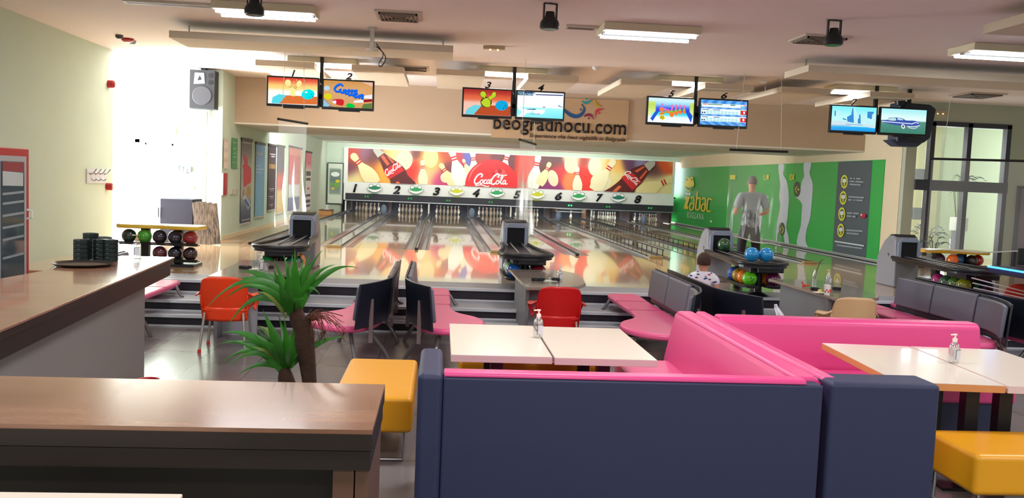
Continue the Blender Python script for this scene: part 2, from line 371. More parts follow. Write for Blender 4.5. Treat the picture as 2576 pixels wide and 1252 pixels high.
# ---------------------------------------------------------------- bowling lanes
LX=[1.24+1.71*(k-3.5+0.5) for k in range(-0,9)]   # divider centres; k=3 is X=1.24
LX=[1.24+1.71*(k-3) for k in range(9)]
wide=[False,True,False,True,False,True,False,True,False]
LANE_END=38.7
CAP=mat('grey_capping',srgb(176,176,172),0.22,coat=0.6); GUT=mat('slate_gutter',srgb(92,104,118),0.25,coat=0.4); CAPD=mat('oak_cap',srgb(150,130,84),0.4)
def hw(k): return 0.15 if wide[k] else 0.035
nth=['first','second','third','fourth','fifth','sixth','seventh','eighth']
for k in range(8):
    x0=LX[k]+hw(k)+0.004; x1=LX[k+1]-hw(k+1)-0.004; g=(x1-x0-1.06)/2
    ln=thing('bowling_lane','%s lane from the left, strip of glossy boards running under number %d'%(nth[k],k+1),'lane',((x0+x1)/2,18.7,0),0,'bowling lanes')
    MB().box(x0+g,x1-g,18.7,LANE_END,0.2,APP).obj('lane_surface',LNW,ln,world=True)
    for a in (x0,x1-g):
        b=MB(); n=8; prof=[(a+g*i/n, APP-0.012-0.075*sin(pi*i/n)) for i in range(n+1)]
        b.prism(prof+[(a+g,0.2),(a,0.2)],18.7,37.0,'y').obj('gutter',GUT,ln,world=True,smooth=True)
    # targeting dots and arrows
    cx=(x0+x1)/2
    ar=MB()
    for j in range(-3,4):
        y=22.9-abs(j)*0.35; ar.add([(cx+j*0.15-0.02,y,APP+0.002),(cx+j*0.15+0.02,y,APP+0.002),(cx+j*0.15,y+0.18,APP+0.002)],[(0,1,2)])
    ar.obj('aiming_arrows',mcol(120,84,56),ln,world=True)
DIVL=['narrow grey gutter edging beside the left poster wall','wide grey capping between lanes one and two','narrow capping strip between lanes two and three','wide grey capping between lanes three and four','narrow capping strip between lanes four and five','wide grey capping between lanes five and six, bumper rail along it','narrow capping strip between lanes six and seven','wide grey capping between lanes seven and eight','narrow edging beside the green wall graphic']
for k in range(9):
    h=hw(k); dv=thing('lane_divider',DIVL[k],'divider',(LX[k],18.7,0),0,'lane dividers')
    MB().box(LX[k]-h,LX[k]+h,18.72,37.0,0.2,APP+0.022).obj('capping',CAP,dv,world=True,bevel=0.006)
    for s in (-1,1): MB().box(LX[k]+s*(h-0.012)-0.01,LX[k]+s*(h-0.012)+0.01,18.72,36.8,APP+0.022,APP+0.04).obj('edge_rail',BLACK,dv,world=True)
    MB().box(LX[k]-h,LX[k]+h,18.58,18.72,APP,APP+0.05).obj('end_cap',CAPD if wide[k] else BLACK,dv,world=True,bevel=0.01)
# raised bumper rails on lane six
for x,lab in ((LX[5]+0.2,'black raised bumper rail on thin posts along the left gutter of lane six'),(LX[6]-0.08,'black raised bumper rail on thin posts along the right gutter of lane six')):
    br=thing('bumper_rail',lab,'rail',(x,19,0.43),0,'raised bumper rails')
    MB().tube([(x,18.8,0.6),(x,36.6,0.6)],0.014,8).obj('rail',BLACK,br,world=True)
    pp=MB().box(-0.008,0.008,-0.01,0.01,-0.16,0).obj('rail_post',BLACK,br); pp.location=(0,-0.14,0.17)
    for i in range(1,36): q=dup(pp,br); q.location=(0,-0.14+i*0.5,0.17)
    MB().tube([(x,18.25,0.445),(x,36.6,0.445)],0.01,6).obj('lower_rail',BLACK,br,world=True)
# ball-return hoods at the far end of the wide cappings
for k,n in ((1,'lanes one and two'),(3,'lanes three and four'),(5,'lanes five and six'),(7,'lanes seven and eight')):
    o=MB().sph((0,0,0.2),0.2,(0.62,0.5,1.0)).obj('accelerator_hood',mat('blue_grey_plastic',srgb(118,134,160),0.4),smooth=True); o.location=(LX[k],34.6,APP+0.025)
    tag(o,'small blue-grey oval hood at the far end between '+n,'hood','ball return hoods')
# pit, kickbacks
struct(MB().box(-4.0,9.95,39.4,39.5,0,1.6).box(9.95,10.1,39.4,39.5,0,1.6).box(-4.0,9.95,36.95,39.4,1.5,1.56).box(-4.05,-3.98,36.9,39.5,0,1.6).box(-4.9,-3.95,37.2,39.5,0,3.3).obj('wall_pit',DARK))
for k in range(0,9):
    o=MB().box(-0.05,0.05,0,2.3,0,1.05).obj('pinsetter_partition',mcol(52,36,34,0.7)); o.location=(LX[k],37.05,APP)
    tag(o,'dark partition beside the pins at '+['the left end wall','lanes one and two','lanes two and three','lanes three and four','lanes four and five','lanes five and six','lanes six and seven','lanes seven and eight','the green wall end'][k],'partition','pinsetter partitions')
for k,n in ((0,'left end of the lane number board'),(2,'lanes two and three'),(4,'lanes four and five'),(6,'lanes six and seven')):
    o=MB().box(-0.03,0.03,-0.03,0.03,0.025,0.44).obj('support_post',WHITE); o.location=(LX[k],36.93,APP+0.01)
    tag(o,'slim white post under the lane board at '+n,'post','posts under the lane board')
PINM=mat('pin_white',srgb(222,210,190),0.35); PRED=mcol(200,30,36)
pinprof=[(0.026,0),(0.034,0.02),(0.045,0.06),(0.058,0.10),(0.0605,0.115),(0.058,0.14),(0.048,0.18),(0.033,0.22),(0.0235,0.25),(0.0228,0.26),(0.0245,0.285),(0.030,0.32),(0.0325,0.345),(0.029,0.365),(0.016,0.378),(0,0.381)]
pin0=None
pos=[(r,c) for r in range(4) for c in range(r+1)]
for k in range(8):
    cx=(LX[k]+hw(k)+LX[k+1]-hw(k+1))/2
    for (r,c) in pos:
        if k==5 and (r,c)!=(0,0): continue
        lab='white bowling pin, among ten at the end of the %s lane from left'%nth[k] if k!=5 else 'single lit bowling pin left standing under the sweep bar of lane 6'
        if pin0 is None:
            pin0=thing('bowling_pin',lab,'pin',(0,0,0)); pb_=MB().lathe(pinprof,n=16).obj('pin_body',PINM,pin0,smooth=True)
            for z in (0.243,0.268): MB().lathe([(0.0245,z-0.007),(0.0262,z-0.007),(0.0262,z+0.007),(0.0245,z+0.007)],n=16).obj('red_stripe',PRED,pb_)
            p=pin0
        else: p=dup(pin0)
        p.location=(cx+(c-r/2)*0.305,37.45+r*0.264,APP); p['label']=lab; p['group']='pins of lane %d'%(k+1)
sw=thing('pin_sweep','lit metal sweep bars and machinery lowered over lane six','machine',((LX[5]+LX[6])/2,37.15,APP))
cx=(LX[5]+LX[6])/2
MB().box(cx-0.62,cx+0.62,37.2,37.24,0.86,0.91).box(cx-0.6,cx+0.6,37.12,37.16,0.75,0.79).obj('sweep_bar',STEEL,sw,world=True)
MB().box(cx-0.66,cx-0.6,37.1,38,0.75,1.3).obj('sweep_arm',mcol(150,110,84),sw,world=True); MB().box(cx+0.6,cx+0.66,37.1,38,0.5,1.3).obj('sweep_arm',mcol(150,110,84),sw,world=True)
MB().box(cx-0.3,cx+0.3,37.3,37.4,1.0,1.04).box(cx-0.1,cx+0.2,37.2,37.3,1.05,1.09).obj('pin_light',glow(180,230,240,6),sw,world=True)
area('pin_lamp',(LX[5]+0.8,37.2,1.2),(R(25),0,0),0.8,0.2,14,(0.7,0.95,1))
area('pin_lamp',(LX[6]+0.8,37.1,1.2),(R(25),0,0),0.8,0.2,5,(0.7,0.95,1))
# ---------------------------------------------------------------- masking unit over the pins
def onY(Y,ox=0,oy=0,s=1): return lambda p: gy(ox+p[0]/s,oy+p[1]/s,Y)
def onX(X,ox=0,oy=0,s=1): return lambda p: gx(ox+p[0]/s,oy+p[1]/s,X)
MY=36.9
mu=thing('masking_unit','long printed board above the pins with red cola picture, lane numbers and frog faces','board',(3.0,MY,0))
MB().box(-4.0,9.86,MY,MY+0.12,0.92,3.06).obj('backing_board',WHITE,mu,world=True)
MB().box(-3.9,9.85,MY-0.02,MY,0.92,1.2).obj('black_band',mcol(38,40,50,0.5),mu,world=True)
MB().box(-3.92,9.87,MY-0.05,MY,0.9,0.93).obj('steel_edge',STEEL,mu,world=True)
Q=[(876.5,372),(1693,406.8),(1689.5,487.5),(874.5,456.5)]
A=lambda x,y:(860+x/6.133,360+y/6.133)
B2=lambda x,y:(1280+x/6.133,360+y/6.133)
blobs=[(890,385,22,(205,60,30)),(915,385,20,(140,100,140)),(938,395,22,(96,40,40)),(880,425,18,(110,50,70)),(930,430,20,(190,110,50)),(960,425,20,(250,170,60)),(985,375,20,(240,200,120)),(1010,390,22,(238,222,170)),(890,455,22,(236,220,150)),(1045,385,12,(120,60,60)),(1040,430,20,(225,40,30)),(1085,400,26,(250,180,90)),(1075,440,26,(250,205,140)),(1105,455,18,(200,50,120)),(1120,385,18,(190,70,40)),(1150,395,14,(200,50,60)),(1175,390,12,(90,100,190)),(1130,430,18,(120,50,60)),(1200,385,14,(160,60,50)),(1270,400,16,(110,50,60)),(1330,400,20,(220,60,40)),(1380,405,22,(100,60,60)),(1400,440,18,(210,50,60)),(1390,470,18,(140,40,110)),(1430,455,14,(250,140,80)),(1440,390,16,(230,215,170)),(1470,400,12,(180,60,50)),(1475,450,18,(235,50,40)),(1500,395,20,(230,222,170)),(1545,410,18,(250,190,90)),(1530,450,24,(238,220,150)),(1580,400,16,(100,60,90)),(1610,400,14,(150,140,180)),(1640,430,20,(90,50,60)),(1670,410,18,(230,90,40)),(1690,400,14,(240,170,90)),(1640,470,26,(238,222,160)),(1680,470,16,(240,225,160))]
def bgf(u,v):
    x=876+u*815; y=372+v*85+u*34; w=0;c=[0,0,0]
    for bx,by,s,col in blobs:
        k=exp(-((x-bx)**2+((y-by)*0.9)**2)/(2*(s*0.62)**2))+1e-6; w+=k
        for i in range(3): c[i]+=k*col[i]
    return [a/w for a in c]
M0=onY(MY-0.004); picture('picture_panel',mu,M0,Q,260,26,bgf)
def T(f,pts): return [f(*p) for p in pts]
layer=[0.006]
def put(name,col,polys,rough=0.45,cl=Q,par=None):
    layer[0]+=0.0012; l0=layer[0]; layer[0]+=2e-5*len(polys)
    return art(name,mcol(*col,rough),par or mu,onY(MY-l0),polys,cl,step=(0,-2e-5,0))
def pinart(hx,hy,bx,by,s):     # printed pin: head centre, direction to the foot, scale in px
    dx,dy=bx-hx,by-hy; l=sqrt(dx*dx+dy*dy); dx/=l; dy/=l
    prof=[(-7,0.1),(-6.3,3.2),(-3.5,5.6),(0,6.3),(5,5.4),(9,4.4),(13,4.2),(18,5.4),(26,9.0),(34,11.8),(42,13),(50,12.4),(60,9.5)]
    P=[(hx+dx*a*s-dy*w*s,hy+dy*a*s+dx*w*s) for a,w in prof]+[(hx+dx*a*s+dy*w*s,hy+dy*a*s-dx*w*s) for a,w in prof[::-1]]
    st=[]
    for a in (8.2,12.8):
        st.append([(hx+dx*(a+e)*s-dy*w*s,hy+dy*(a+e)*s+dx*w*s) for e,w in ((0,4.7),(2.6,4.6),(2.6,-4.6),(0,-4.7))])
    return P,st
pins=[(A(190,210),A(600,720),1.45,(244,226,172)),(A(1245,300),A(1255,700),0.95,(246,236,200)),(A(1540,350),A(1790,720),1.05,(246,226,172)),(A(1700,130),A(1830,560),1.5,(240,242,226)),(A(1880,270),A(2010,560),0.65,(244,228,180)),(A(2020,160),A(2060,560),1.15,(238,240,226)),(A(2560,150),A(2440,600),1.2,(236,236,220)),(B2(450,230),B2(380,640),1.3,(238,242,230)),(B2(620,330),B2(450,690),0.95,(246,226,172)),(B2(1055,400),B2(1060,800),0.95,(244,236,204)),(B2(1600,300),B2(1330,700),1.4,(240,234,190)),(B2(2490,560),B2(2050,760),1.5,(242,226,164))]
soft=[(ell(*A(960,270),21,25,20),(242,232,190)),(ell(*A(1370,220),19,26,0),(244,222,160)),(ell(*A(1600,530),13,13,0),(244,226,180)),(ell(*B2(680,540),13,21,-15),(238,220,186)),(ell(*B2(960,340),17,20,0),(240,230,186)),(ell(*B2(1330,360),17,24,0),(242,236,200)),(ell(*B2(1420,600),26,24,0),(242,234,190))]
for e,c in soft: put('printed_glow',c,[e])
for h,b,s,c in pins:
    P,st=pinart(*h,*b,s); put('printed_pin',c,[P]); put('printed_stripe',(206,34,36),st)
put('printed_ball',(226,38,44),[ell(1237,467,67,66,0,60)])
put('printed_ball_shine',(238,84,84),[ell(1258,437,14,13,0)]); put('printed_ball_hole',(176,24,34),[ell(1257,430,6,6),ell(1242,437,5,5)]); 
put('printed_ball_shine',(240,120,112),rib([(1178,455),(1190,428),(1212,410)],lambda t:3*sin(pi*t)+0.3))
def bottle(f,body,label,cap,streaks):
    put('printed_bottle',(92,24,26),[cr(T(f,body),3,True)])
    put('printed_bottle_glow',(222,92,56),[T(f,s) for s in streaks])
    put('printed_bottle_cap',(186,184,172),[T(f,cap)]); put('printed_bottle_label',(206,30,36),[T(f,label)])
bottle(A,[(500,105),(600,100),(650,150),(760,230),(850,290),(930,350),(985,420),(1020,500),(1140,640),(790,640),(740,540),(650,420),(600,300),(560,220)],[(640,420),(860,285),(965,420),(735,555)],[(478,92),(590,96),(655,148),(555,225),(490,130)],[[(600,210),(640,180),(740,320),(700,350)],[(690,200),(730,210),(810,290),(780,310)]])
bottle(B2,[(2170,280),(2255,300),(2240,370),(2160,450),(2060,600),(1960,700),(1880,780),(1420,780),(1560,690),(1690,590),(1790,490),(1900,390),(2080,330)],[(1868,425),(2050,590),(1905,725),(1735,530)],[(2085,330),(2170,268),(2262,285),(2255,340),(2165,432)],[[(1940,430),(1980,450),(2100,370),(2080,350)],[(2010,540),(2040,560),(2140,430),(2120,410)]])
put('printed_bottle_glow',(232,110,60),[T(A,[(830,600),(880,590),(900,640),(850,640)]),T(B2,[(1600,740),(1700,650),(1740,670),(1660,750)])])
def cola(ox,oy,ang,w):          # flowing script wordmark drawn as strokes in a 10 x 4 frame
    s=w/10; c,n=cos(R(ang)),sin(R(ang))
    f=lambda p:(ox+(p[0]*c+p[1]*n)*s, oy+(p[0]*n-p[1]*c)*s)
    G=[([(2.2,2.5),(2.55,3.1),(2.1,3.5),(1.2,3.0),(.5,1.9),(.4,1.0),(.9,.6),(1.7,.95),(2.0,1.2)],.42),
       ([(2.5,1.8),(2.1,1.5),(1.95,.95),(2.25,.7),(2.7,1.0),(2.85,1.6),(2.5,1.8)],.3),
       ([(3.75,1.75),(3.45,1.85),(3.1,1.3),(3.15,.8),(3.6,.8),(4.0,1.2)],.32),
       ([(4.55,1.8),(4.2,1.8),(3.9,1.3),(3.95,.8),(4.3,.85),(4.6,1.4),(4.7,1.85),(4.6,1.1),(4.75,.75),(5.1,1.0)],.3),
       ([(4.85,1.9),(5.25,2.05)],.34),
       ([(7.0,2.6),(7.3,3.3),(6.8,3.6),(5.9,2.9),(5.25,1.8),(5.2,.9),(5.7,.6),(6.5,1.0)],.42),
       ([(7.05,1.8),(6.65,1.5),(6.5,.95),(6.8,.7),(7.25,1.0),(7.4,1.6),(7.05,1.8)],.3),
       ([(7.6,1.1),(8.3,2.4),(8.45,3.2),(8.1,3.2),(7.9,2.0),(7.85,1.0),(8.1,.75),(8.4,1.1)],.28),
       ([(9.15,1.8),(8.8,1.8),(8.5,1.3),(8.55,.8),(8.9,.85),(9.2,1.4),(9.3,1.85),(9.2,1.1),(9.4,.75),(9.8,1.0)],.3),
       ([(1.0,.6),(.7,.2),(1.2,.15),(2.2,.35),(3.3,.1),(3.9,-.15),(4.5,.1)],.3),
       ([(6.9,3.5),(7.6,3.3),(8.4,3.1),(9.6,3.45)],.26)]
    q=[]
    for g,wd in G: q+=rib([f(p) for p in g],wd*s,5)
    return q
put('script_lettering',(250,246,244),cola(1190,467,2,88)); 
put('script_lettering',(250,246,244),cola(*A(690,520),-32,48)); put('script_lettering',(250,246,244),cola(*B2(1765,470),46,46))
# lane numbers and frog faces on the white strip
for i,px in enumerate((893,998,1098,1198,1301,1405,1508,1604.5)):
    p=gy(px,473+(px-893)*0.0395,MY-0.03)
    text(str(i+1),'lane_number',mat('navy_black',srgb(24,26,34),0.4),mu,(p.x-(0.08 if i==0 else 0.15),MY-0.03,p.z-0.17),(1,0,0),0.17 if i==0 else 0.3,0.34,0.25,0.045,0.03)
for i,(px,c) in enumerate(((942.5,(34,128,96)),(1046.5,(42,164,92)),(1149,(204,210,40)),(1250,(42,164,92)),(1352,(204,210,40)),(1456,(42,164,92)),(1556,(26,122,106)))):
    cy=472+(px-942)*0.04; g=thing('x','x','x'); bpy.data.objects.remove(g)
    lo=[(px-19,cy+2),(px-8,cy-3),(px,cy-4.5),(px+8,cy-3),(px+19,cy+2),(px+9,cy+9),(px,cy+11),(px-9,cy+9)]
    F=[]
    put('frog_outline',(26,92,70) if c[0]<100 else (150,156,40),[cr(T(lambda x,y:(px+(x-px)*1.06,cy+2+(y-cy-2)*1.12),lo),4,True),ell(px-9,cy-5,5.4,4.6),ell(px+9,cy-5,5.4,4.6)],cl=None)
    put('frog_white',(246,250,248),[cr(lo,4,True),ell(px-9,cy-5,4.4,3.7),ell(px+9,cy-5,4.4,3.7)],cl=None)
    put('frog_face',c,[cr([(px-16,cy+1),(px-7,cy-3.5),(px,cy-5),(px+7,cy-3.5),(px+16,cy+1),(px+7,cy+4.4),(px,cy+5.2),(px-7,cy+4.4)],4,True)],cl=None)
    put('frog_bar',(c[0]*0.7,c[1]*0.75,c[2]*0.7),[[(px-9,cy+14),(px+9,cy+14.6),(px+9,cy+16.6),(px-9,cy+16)]],cl=None)
for i,(x,y) in enumerate(((922,494),(1031,499),(1127.5,504),(1234,508),(1330,512),(1434,516.5),(1529.5,520),(1635,523))):
    on=i==5
    art('signal_lamp',glow(60,235,120,1.6) if on else glow(60,190,90,0.55),mu,onY(MY-0.03),[ell(x-3,y-0.1,2.3,2.2,0,14),ell(x+3.4,y+0.1,2.3,2.2,0,14)])
# ---------------------------------------------------------------- green wall graphic on the right wall
GX=10.1-0.012
wg=thing('wall_graphic','green wall panel with yellow frog logo, white pin silhouettes and a grey rules column','wall graphic',(10.09,29,1.6))
gp=gx(2232,402,10.1)
MB().box(10.085,10.099,19.55,38.0,0.49,2.8).obj('green_panel',mcol(44,166,72,0.4),wg,world=True)
MB().box(10.075,10.099,19.55,38.0,0.455,0.49).obj('white_edge',mcol(214,220,196,0.5),wg,world=True)
gl=[0.018]
def gput(name,col,polys,rough=0.45,o=None):
    gl[0]+=0.0012; return art(name,o or mcol(*col,rough),wg,onX(10.1-gl[0]),polys,step=(-1e-5,0,0))
D=lambda x,y:(1900+x/4.172,380+y/4.172)
E2=lambda x,y:(1680+x/6.26,400+y/6.26)
gput('grey_column',(76,88,94),[T(D,[(872,112),(1228,98),(1158,1145),(808,1068)])])
gput('pin_silhouette',(206,212,224),[cr(T(D,[(514,124),(584,120),(580,180),(568,235),(596,310),(604,380),(598,480),(586,620),(572,720),(545,800),(528,890),(532,960),(553,1030),(440,1005),(448,880),(478,780),(486,640),(492,560),(455,505),(425,480),(470,400),(492,310),(514,262),(508,190)]),2,True),
   cr(T(D,[(244,140),(298,138),(300,190),(292,245),(328,310),(345,400),(352,500),(345,600),(338,700),(324,800),(345,880),(356,990),(313,982),(300,900),(290,860),(240,850),(232,900),(226,960),(214,950),(228,760),(250,640),(262,560),(250,480),(262,360),(248,240)]),2,True),
   cr(T(D,[(-70,470),(20,450),(100,470),(140,480),(110,520),(80,560),(70,700),(50,850),(30,940),(-10,930),(0,800),(-30,700)]),2,True)])
gput('round_mark',(60,84,60),[ell(*D(438,400),9,19.5),ell(*D(280,818),8,17),ell(*D(1937,0),1,1)])
gput('arrow',(232,218,50),rib(T(D,[(440,365),(418,402),(436,440)]),1.6,1)+rib(T(D,[(285,790),(297,825),(282,860)]),1.6,1)+[ell(*D(452,402),2,2.6),ell(*D(262,818),1.4,2.2)])
for x,y in ((934,320),(922,490),(908,660),(897,832)):
    gput('icon_ring',(222,222,60),[ell(*D(x,y),8.8,17,2)]); gput('icon_disc',(90,104,70),[ell(*D(x,y),6.4,12.6,2)])
    gput('icon_symbol',(214,222,220),[T(D,[(x-18,y-28),(x+18,y-30),(x+22,y+6),(x-22,y+8)])]); gput('icon_stem',(200,200,70),[T(D,[(x-9,y+8),(x+9,y+6),(x+6,y+44),(x-6,y+44)])])
# blurred rules text: rows of short letter-sized dashes, as illegible as in the photograph
tl=[]
def dash(x0,y0,x1,y1,h=16):
    n=int((x1-x0)/9)
    for i in range(n):
        a=x0+(x1-x0)*i/n; yy=y0+(y1-y0)*i/n
        if random.random()<0.1: continue
        hh=h*random.uniform(0.75,1); tl.append(T(D,[(a,yy-hh/2),(a+6.5,yy-hh/2),(a+6.5,yy+hh/2),(a,yy+hh/2)]))
for r in ((992,285,1108,291),(990,316,1134,325),(988,347,1110,356),(978,478,1150,489),(976,510,1126,518),(964,648,1088,656),(962,680,1054,688),(950,828,1126,840),(948,858,1090,872),(846,984,1122,1022)): dash(*r)
gput('rules_text',(176,188,192),tl); gput('rule_line',(208,214,216),[T(D,[(834,938),(1140,986),(1140,1000),(834,952)])])
gput('number_lettering',(226,220,40),rib(T(D,[(370,245),(366,270),(368,298),(384,298),(386,270),(384,245),(370,245)]),1.9,2)+[T(D,[(398,243),(410,243),(406,300),(394,300)])]+rib(T(D,[(92,248),(90,270),(92,294),(112,294),(114,250)]),1.9,2)+[T(D,[(124,248),(142,248),(138,296),(122,296)])]+[T(lambda x,y:(x,y),[(1836,440),(1850,440),(1850,451),(1836,451)])])
frog=cr(T(E2,[(262,400),(275,340),(290,290),(305,275),(322,295),(338,290),(355,296),(375,275),(392,285),(402,330),(414,400),(395,450),(330,512),(275,460)]),4,True)
gput('frog_logo',(236,220,40),[frog]); gput('frog_mouth',(52,140,60),[cr(T(E2,[(266,420),(300,440),(332,446),(370,438),(404,415),(380,462),(332,494),(290,465)]),3,True),cr(T(E2,[(285,330),(296,304),(312,318),(300,342)]),3,True),cr(T(E2,[(362,320),(376,302),(388,325),(376,345)]),3,True)])
gput('frog_collar',(226,236,230),[T(E2,[(284,520),(322,545),(355,522),(357,562),(282,560)])])
YL=(228,204,44)
o=gput('logo_lettering',YL,
 [T(E2,q) for q in ([(275,590),(350,592),(335,640),(305,735),(325,745),(315,790),(248,780),(290,640),(268,636)],)]
 +rib(T(E2,[(360,625),(385,600),(410,615),(410,700),(395,790),(350,795),(345,740),(370,700),(405,700)]),3.6,3)
 +rib(T(E2,[(468,510),(455,620),(440,780),(480,795),(500,760),(510,640),(500,610),(462,625)]),3.8,3)
 +rib(T(E2,[(540,640),(560,612),(590,628),(590,700),(580,805),(535,808),(528,750),(550,712),(588,712)]),3.6,3)
 +rib(T(E2,[(700,640),(640,625),(625,680),(618,810),(678,820)]),3.8,3))
kt=lambda s,x,y,w,h:text(s,'logo_subtitle',mcol(225,238,225),wg,gx(*E2(x,y),10.06),(0,-1,0),abs(gx(*E2(x,y),10.06).y-gx(*E2(x+w,y),10.06).y),h,0,0.0)
kt('K U G L A N A',308,918,256,0.24)
gput('wall_socket',(232,236,230),[T(E2,[(666,962),(694,966),(694,998),(666,994)])])
gput('red_sticker',(176,26,54),[ell(*D(1132,678),7,6),]); gput('sticker_dot',(222,190,190),[ell(*D(1112,668),2.6,2.6)])
# ---------------------------------------------------------------- banner on the bulkhead
bn=thing('banner','tan banner with black dot-com lettering and ring of coloured swooshes on the bulkhead','banner',(2.3,20.58,3.3))
BY=20.575
art('banner_sheet',mat('banner_cloth',srgb(192,162,128),0.75,vary=0.02),bn,onY(BY),[[(1238,240),(1583,252),(1577.5,359),(1235.5,345)]])
bl=[0]
def bput(name,col,polys):
    bl[0]+=0.0015; return art(name,mcol(*col,0.5),bn,onY(BY-0.004-bl[0]),polys)
Z=lambda x,y:(1140+x/5.152,180+y/5.152)
a=gy(*Z(515,735),20.55); b=gy(*Z(2238,812),20.55); dz=gy(*Z(880,812),20.55).z
h0=gy(*Z(520,560),20.55).z; dz=gy(*Z(520,797),20.55).z
text('beogradnocu.com','banner_lettering',mcol(28,20,20),bn,(a.x,20.56,dz-0.01),(1,0,0),b.x-a.x,h0-dz+0.03,0,0.014,0.012)
a=gy(*Z(990,866),20.55); b=gy(*Z(2235,900),20.55)
text('Experience the best nightlife in Belgrade','banner_lettering',mcol(36,26,24),bn,(a.x,20.56,a.z),(1,0,0),b.x-a.x,0.12,0.22,0.0,0.01)
def sw(pts,w,c): bput('swoosh',c,rib(T(Z,pts),lambda t:w*1.35*(0.35+0.9*sin(pi*min(1,t*1.1+0.02))),6))
sw([(1360,440),(1440,500),(1520,560),(1600,580),(1670,545),(1700,480),(1665,420)],6,(36,84,140)); sw([(1668,380),(1720,405),(1770,385),(1805,358)],4,(52,150,160))
sw([(1828,360),(1845,410),(1875,440),(1915,450)],4,(196,160,40)); sw([(1935,485),(1880,495),(1850,530),(1850,595)],4,(204,56,70)); sw([(1692,580),(1740,560),(1790,570),(1825,622)],4,(140,36,80))
for x,y,c in ((1656,492,(36,84,140)),(1730,355,(52,150,160)),(1872,385,(196,160,40)),(1898,538,(204,56,70)),(1760,604,(140,36,80))): bput('swoosh_dot',c,[ell(*Z(x,y),2.6,2.6)])
# ---------------------------------------------------------------- posters on the left wall
PX=-4.7+0.02
def poster(name,label,px,fn,extra=(),bars=True,cat='poster',X=PX,nx=8,ny=30):
    q=[V(gx(*p,X)) for p in px]; y0=min(q[0].y,q[3].y); y1=max(q[1].y,q[2].y); z1=max(q[0].z,q[1].z); z0=min(q[2].z,q[3].z)
    t=thing(name,label,cat,(X,(y0+y1)/2,z0))
    M=lambda p:V((X,y0+(y1-y0)*p[0],z1+(z0-z1)*p[1]))
    picture('printed_sheet',t,M,[(0,0),(1,0),(1,1),(0,1)],nx,ny,fn)
    if bars: MB().box(X-0.015,X+0.02,y0-0.03,y1+0.03,z1-0.01,z1+0.05).obj('top_rail',mcol(60,58,58),t,world=True); MB().box(X-0.015,X+0.02,y0-0.03,y1+0.03,z0-0.04,z0+0.01).obj('bottom_rail',mcol(190,188,176),t,world=True)
    for i,(n,c,ps) in enumerate(extra): art(n,mcol(*c,0.5),t,lambda p,i=i:M(p)+V((0.003+0.0015*i,0,0)),ps)
    return t
def rows(*r): 
    out=[]
    for x0,x1,y,h in r:
        n=max(2,int((x1-x0)/0.06))
        for i in range(n): a=x0+(x1-x0)*i/n; out.append([(a,y-h/2),(a+(x1-x0)/n*0.75,y-h/2),(a+(x1-x0)/n*0.75,y+h/2),(a,y+h/2)])
    return out
poster('poster','small plain green poster, leftmost in the row on the pale wall',[(584,346),(598,351),(596,424),(583,423)],lambda u,v:(36,150,84),[('poster_text',(150,210,170),rows((.1,.8,.15,.03),(.1,.7,.35,.03),(.2,.8,.5,.03),(.2,.8,.62,.03),(.1,.9,.8,.02)))],False)
poster('banner_poster','tall grey-blue poster of a red ribbed shape over snacks and a blue box',[(608,351),(634,356),(630,556),(605,563)],lambda u,v:lerp((52,54,62),(176,176,170),ss(0,.35,v)) if v<.5 else lerp((190,186,176),(44,66,96),ss(.6,.95,v)),
 [('red_shape',(206,52,66),[cr([(.25,.17),(.6,.22),(.6,.29),(.95,.34),(.95,.5),(.6,.53),(.25,.56),(.2,.36),(.1,.31),(.3,.28),(.2,.22)],2,True)]),('snack_shapes',(186,150,90),[ell(.75,.62,.22,.07),ell(.25,.63,.1,.04)]),('blue_box',(206,214,216),[[(.15,.69),(.4,.66),(.95,.79),(.7,.84)]]),('blue_box_front',(44,86,160),[[(.3,.72),(.45,.7),(.85,.79),(.7,.82)]]),('poster_text',(206,200,190),rows((.1,.9,.03,.01),(.1,.9,.96,.012)))])
poster('banner_poster','tall light blue poster with a small white word near its top',[(644,361),(667,365),(663,540),(641,546)],lambda u,v:lerp((70,140,190),(112,170,200),ss(0,1,v)+0.2*sin(u*3)),[('poster_text',(226,236,240),rows((.1,.75,.13,.03),(.1,.6,.3,.006),(.1,.85,.345,.012),(.1,.7,.39,.006)))])
poster('banner_poster','tall navy poster with gold numerals and small white text lines',[(676,365),(695,369),(691,524),(673,529)],lambda u,v:lerp((40,38,52),(70,56,76),v*(0.4+u)),[('poster_numerals',(186,150,104),rows((.08,.9,.32,.07))),('poster_text',(220,216,220),rows((.15,.9,.13,.015),(.35,.8,.165,.02),(.1,.85,.67,.015),(.25,.75,.7,.01),(.2,.75,.79,.015),(.35,.7,.82,.01),(.2,.7,.92,.015),(.4,.6,.95,.01)))])
poster('banner_poster','tall red and yellow poster hidden behind the left hanging plastic sheet',[(699,369),(716,371),(712,531),(697,536)],lambda u,v:lerp((60,60,80),(196,70,60),ss(.3,.5,v)) if v<.6 else lerp((196,70,60),(226,190,110),ss(.6,.7,v)))
poster('banner_poster','tall red and white poster with a blue foot seen through the left plastic sheet',[(728,372),(760,376),(757,525),(725,530)],lambda u,v:(226,120,110) if v<.12 else (206,60,76) if v<.42 else (214,90,96) if v<.58 else (226,232,230) if v<.8 else (70,90,140),[('yellow_edge',(214,186,110),[[(.85,0),(1,0),(1,1),(.85,1)]])])
poster('banner_poster','narrow pink and white poster, last on the left wall before the lanes end',[(770,382.5),(784,385.5),(781,527),(771,528)],lambda u,v:lerp((226,120,140),(236,226,226),ss(.15,.35,v)),[('poster_text',(90,96,110),rows((.1,.9,.34,.04),(.1,.9,.38,.04),(.1,.9,.46,.05),(.1,.9,.74,.04),(.1,.9,.84,.05),(.1,.9,.92,.04))),('pink_mark',(214,70,100),[ell(.5,.18,.12,.02),ell(.5,.62,.2,.02)])])
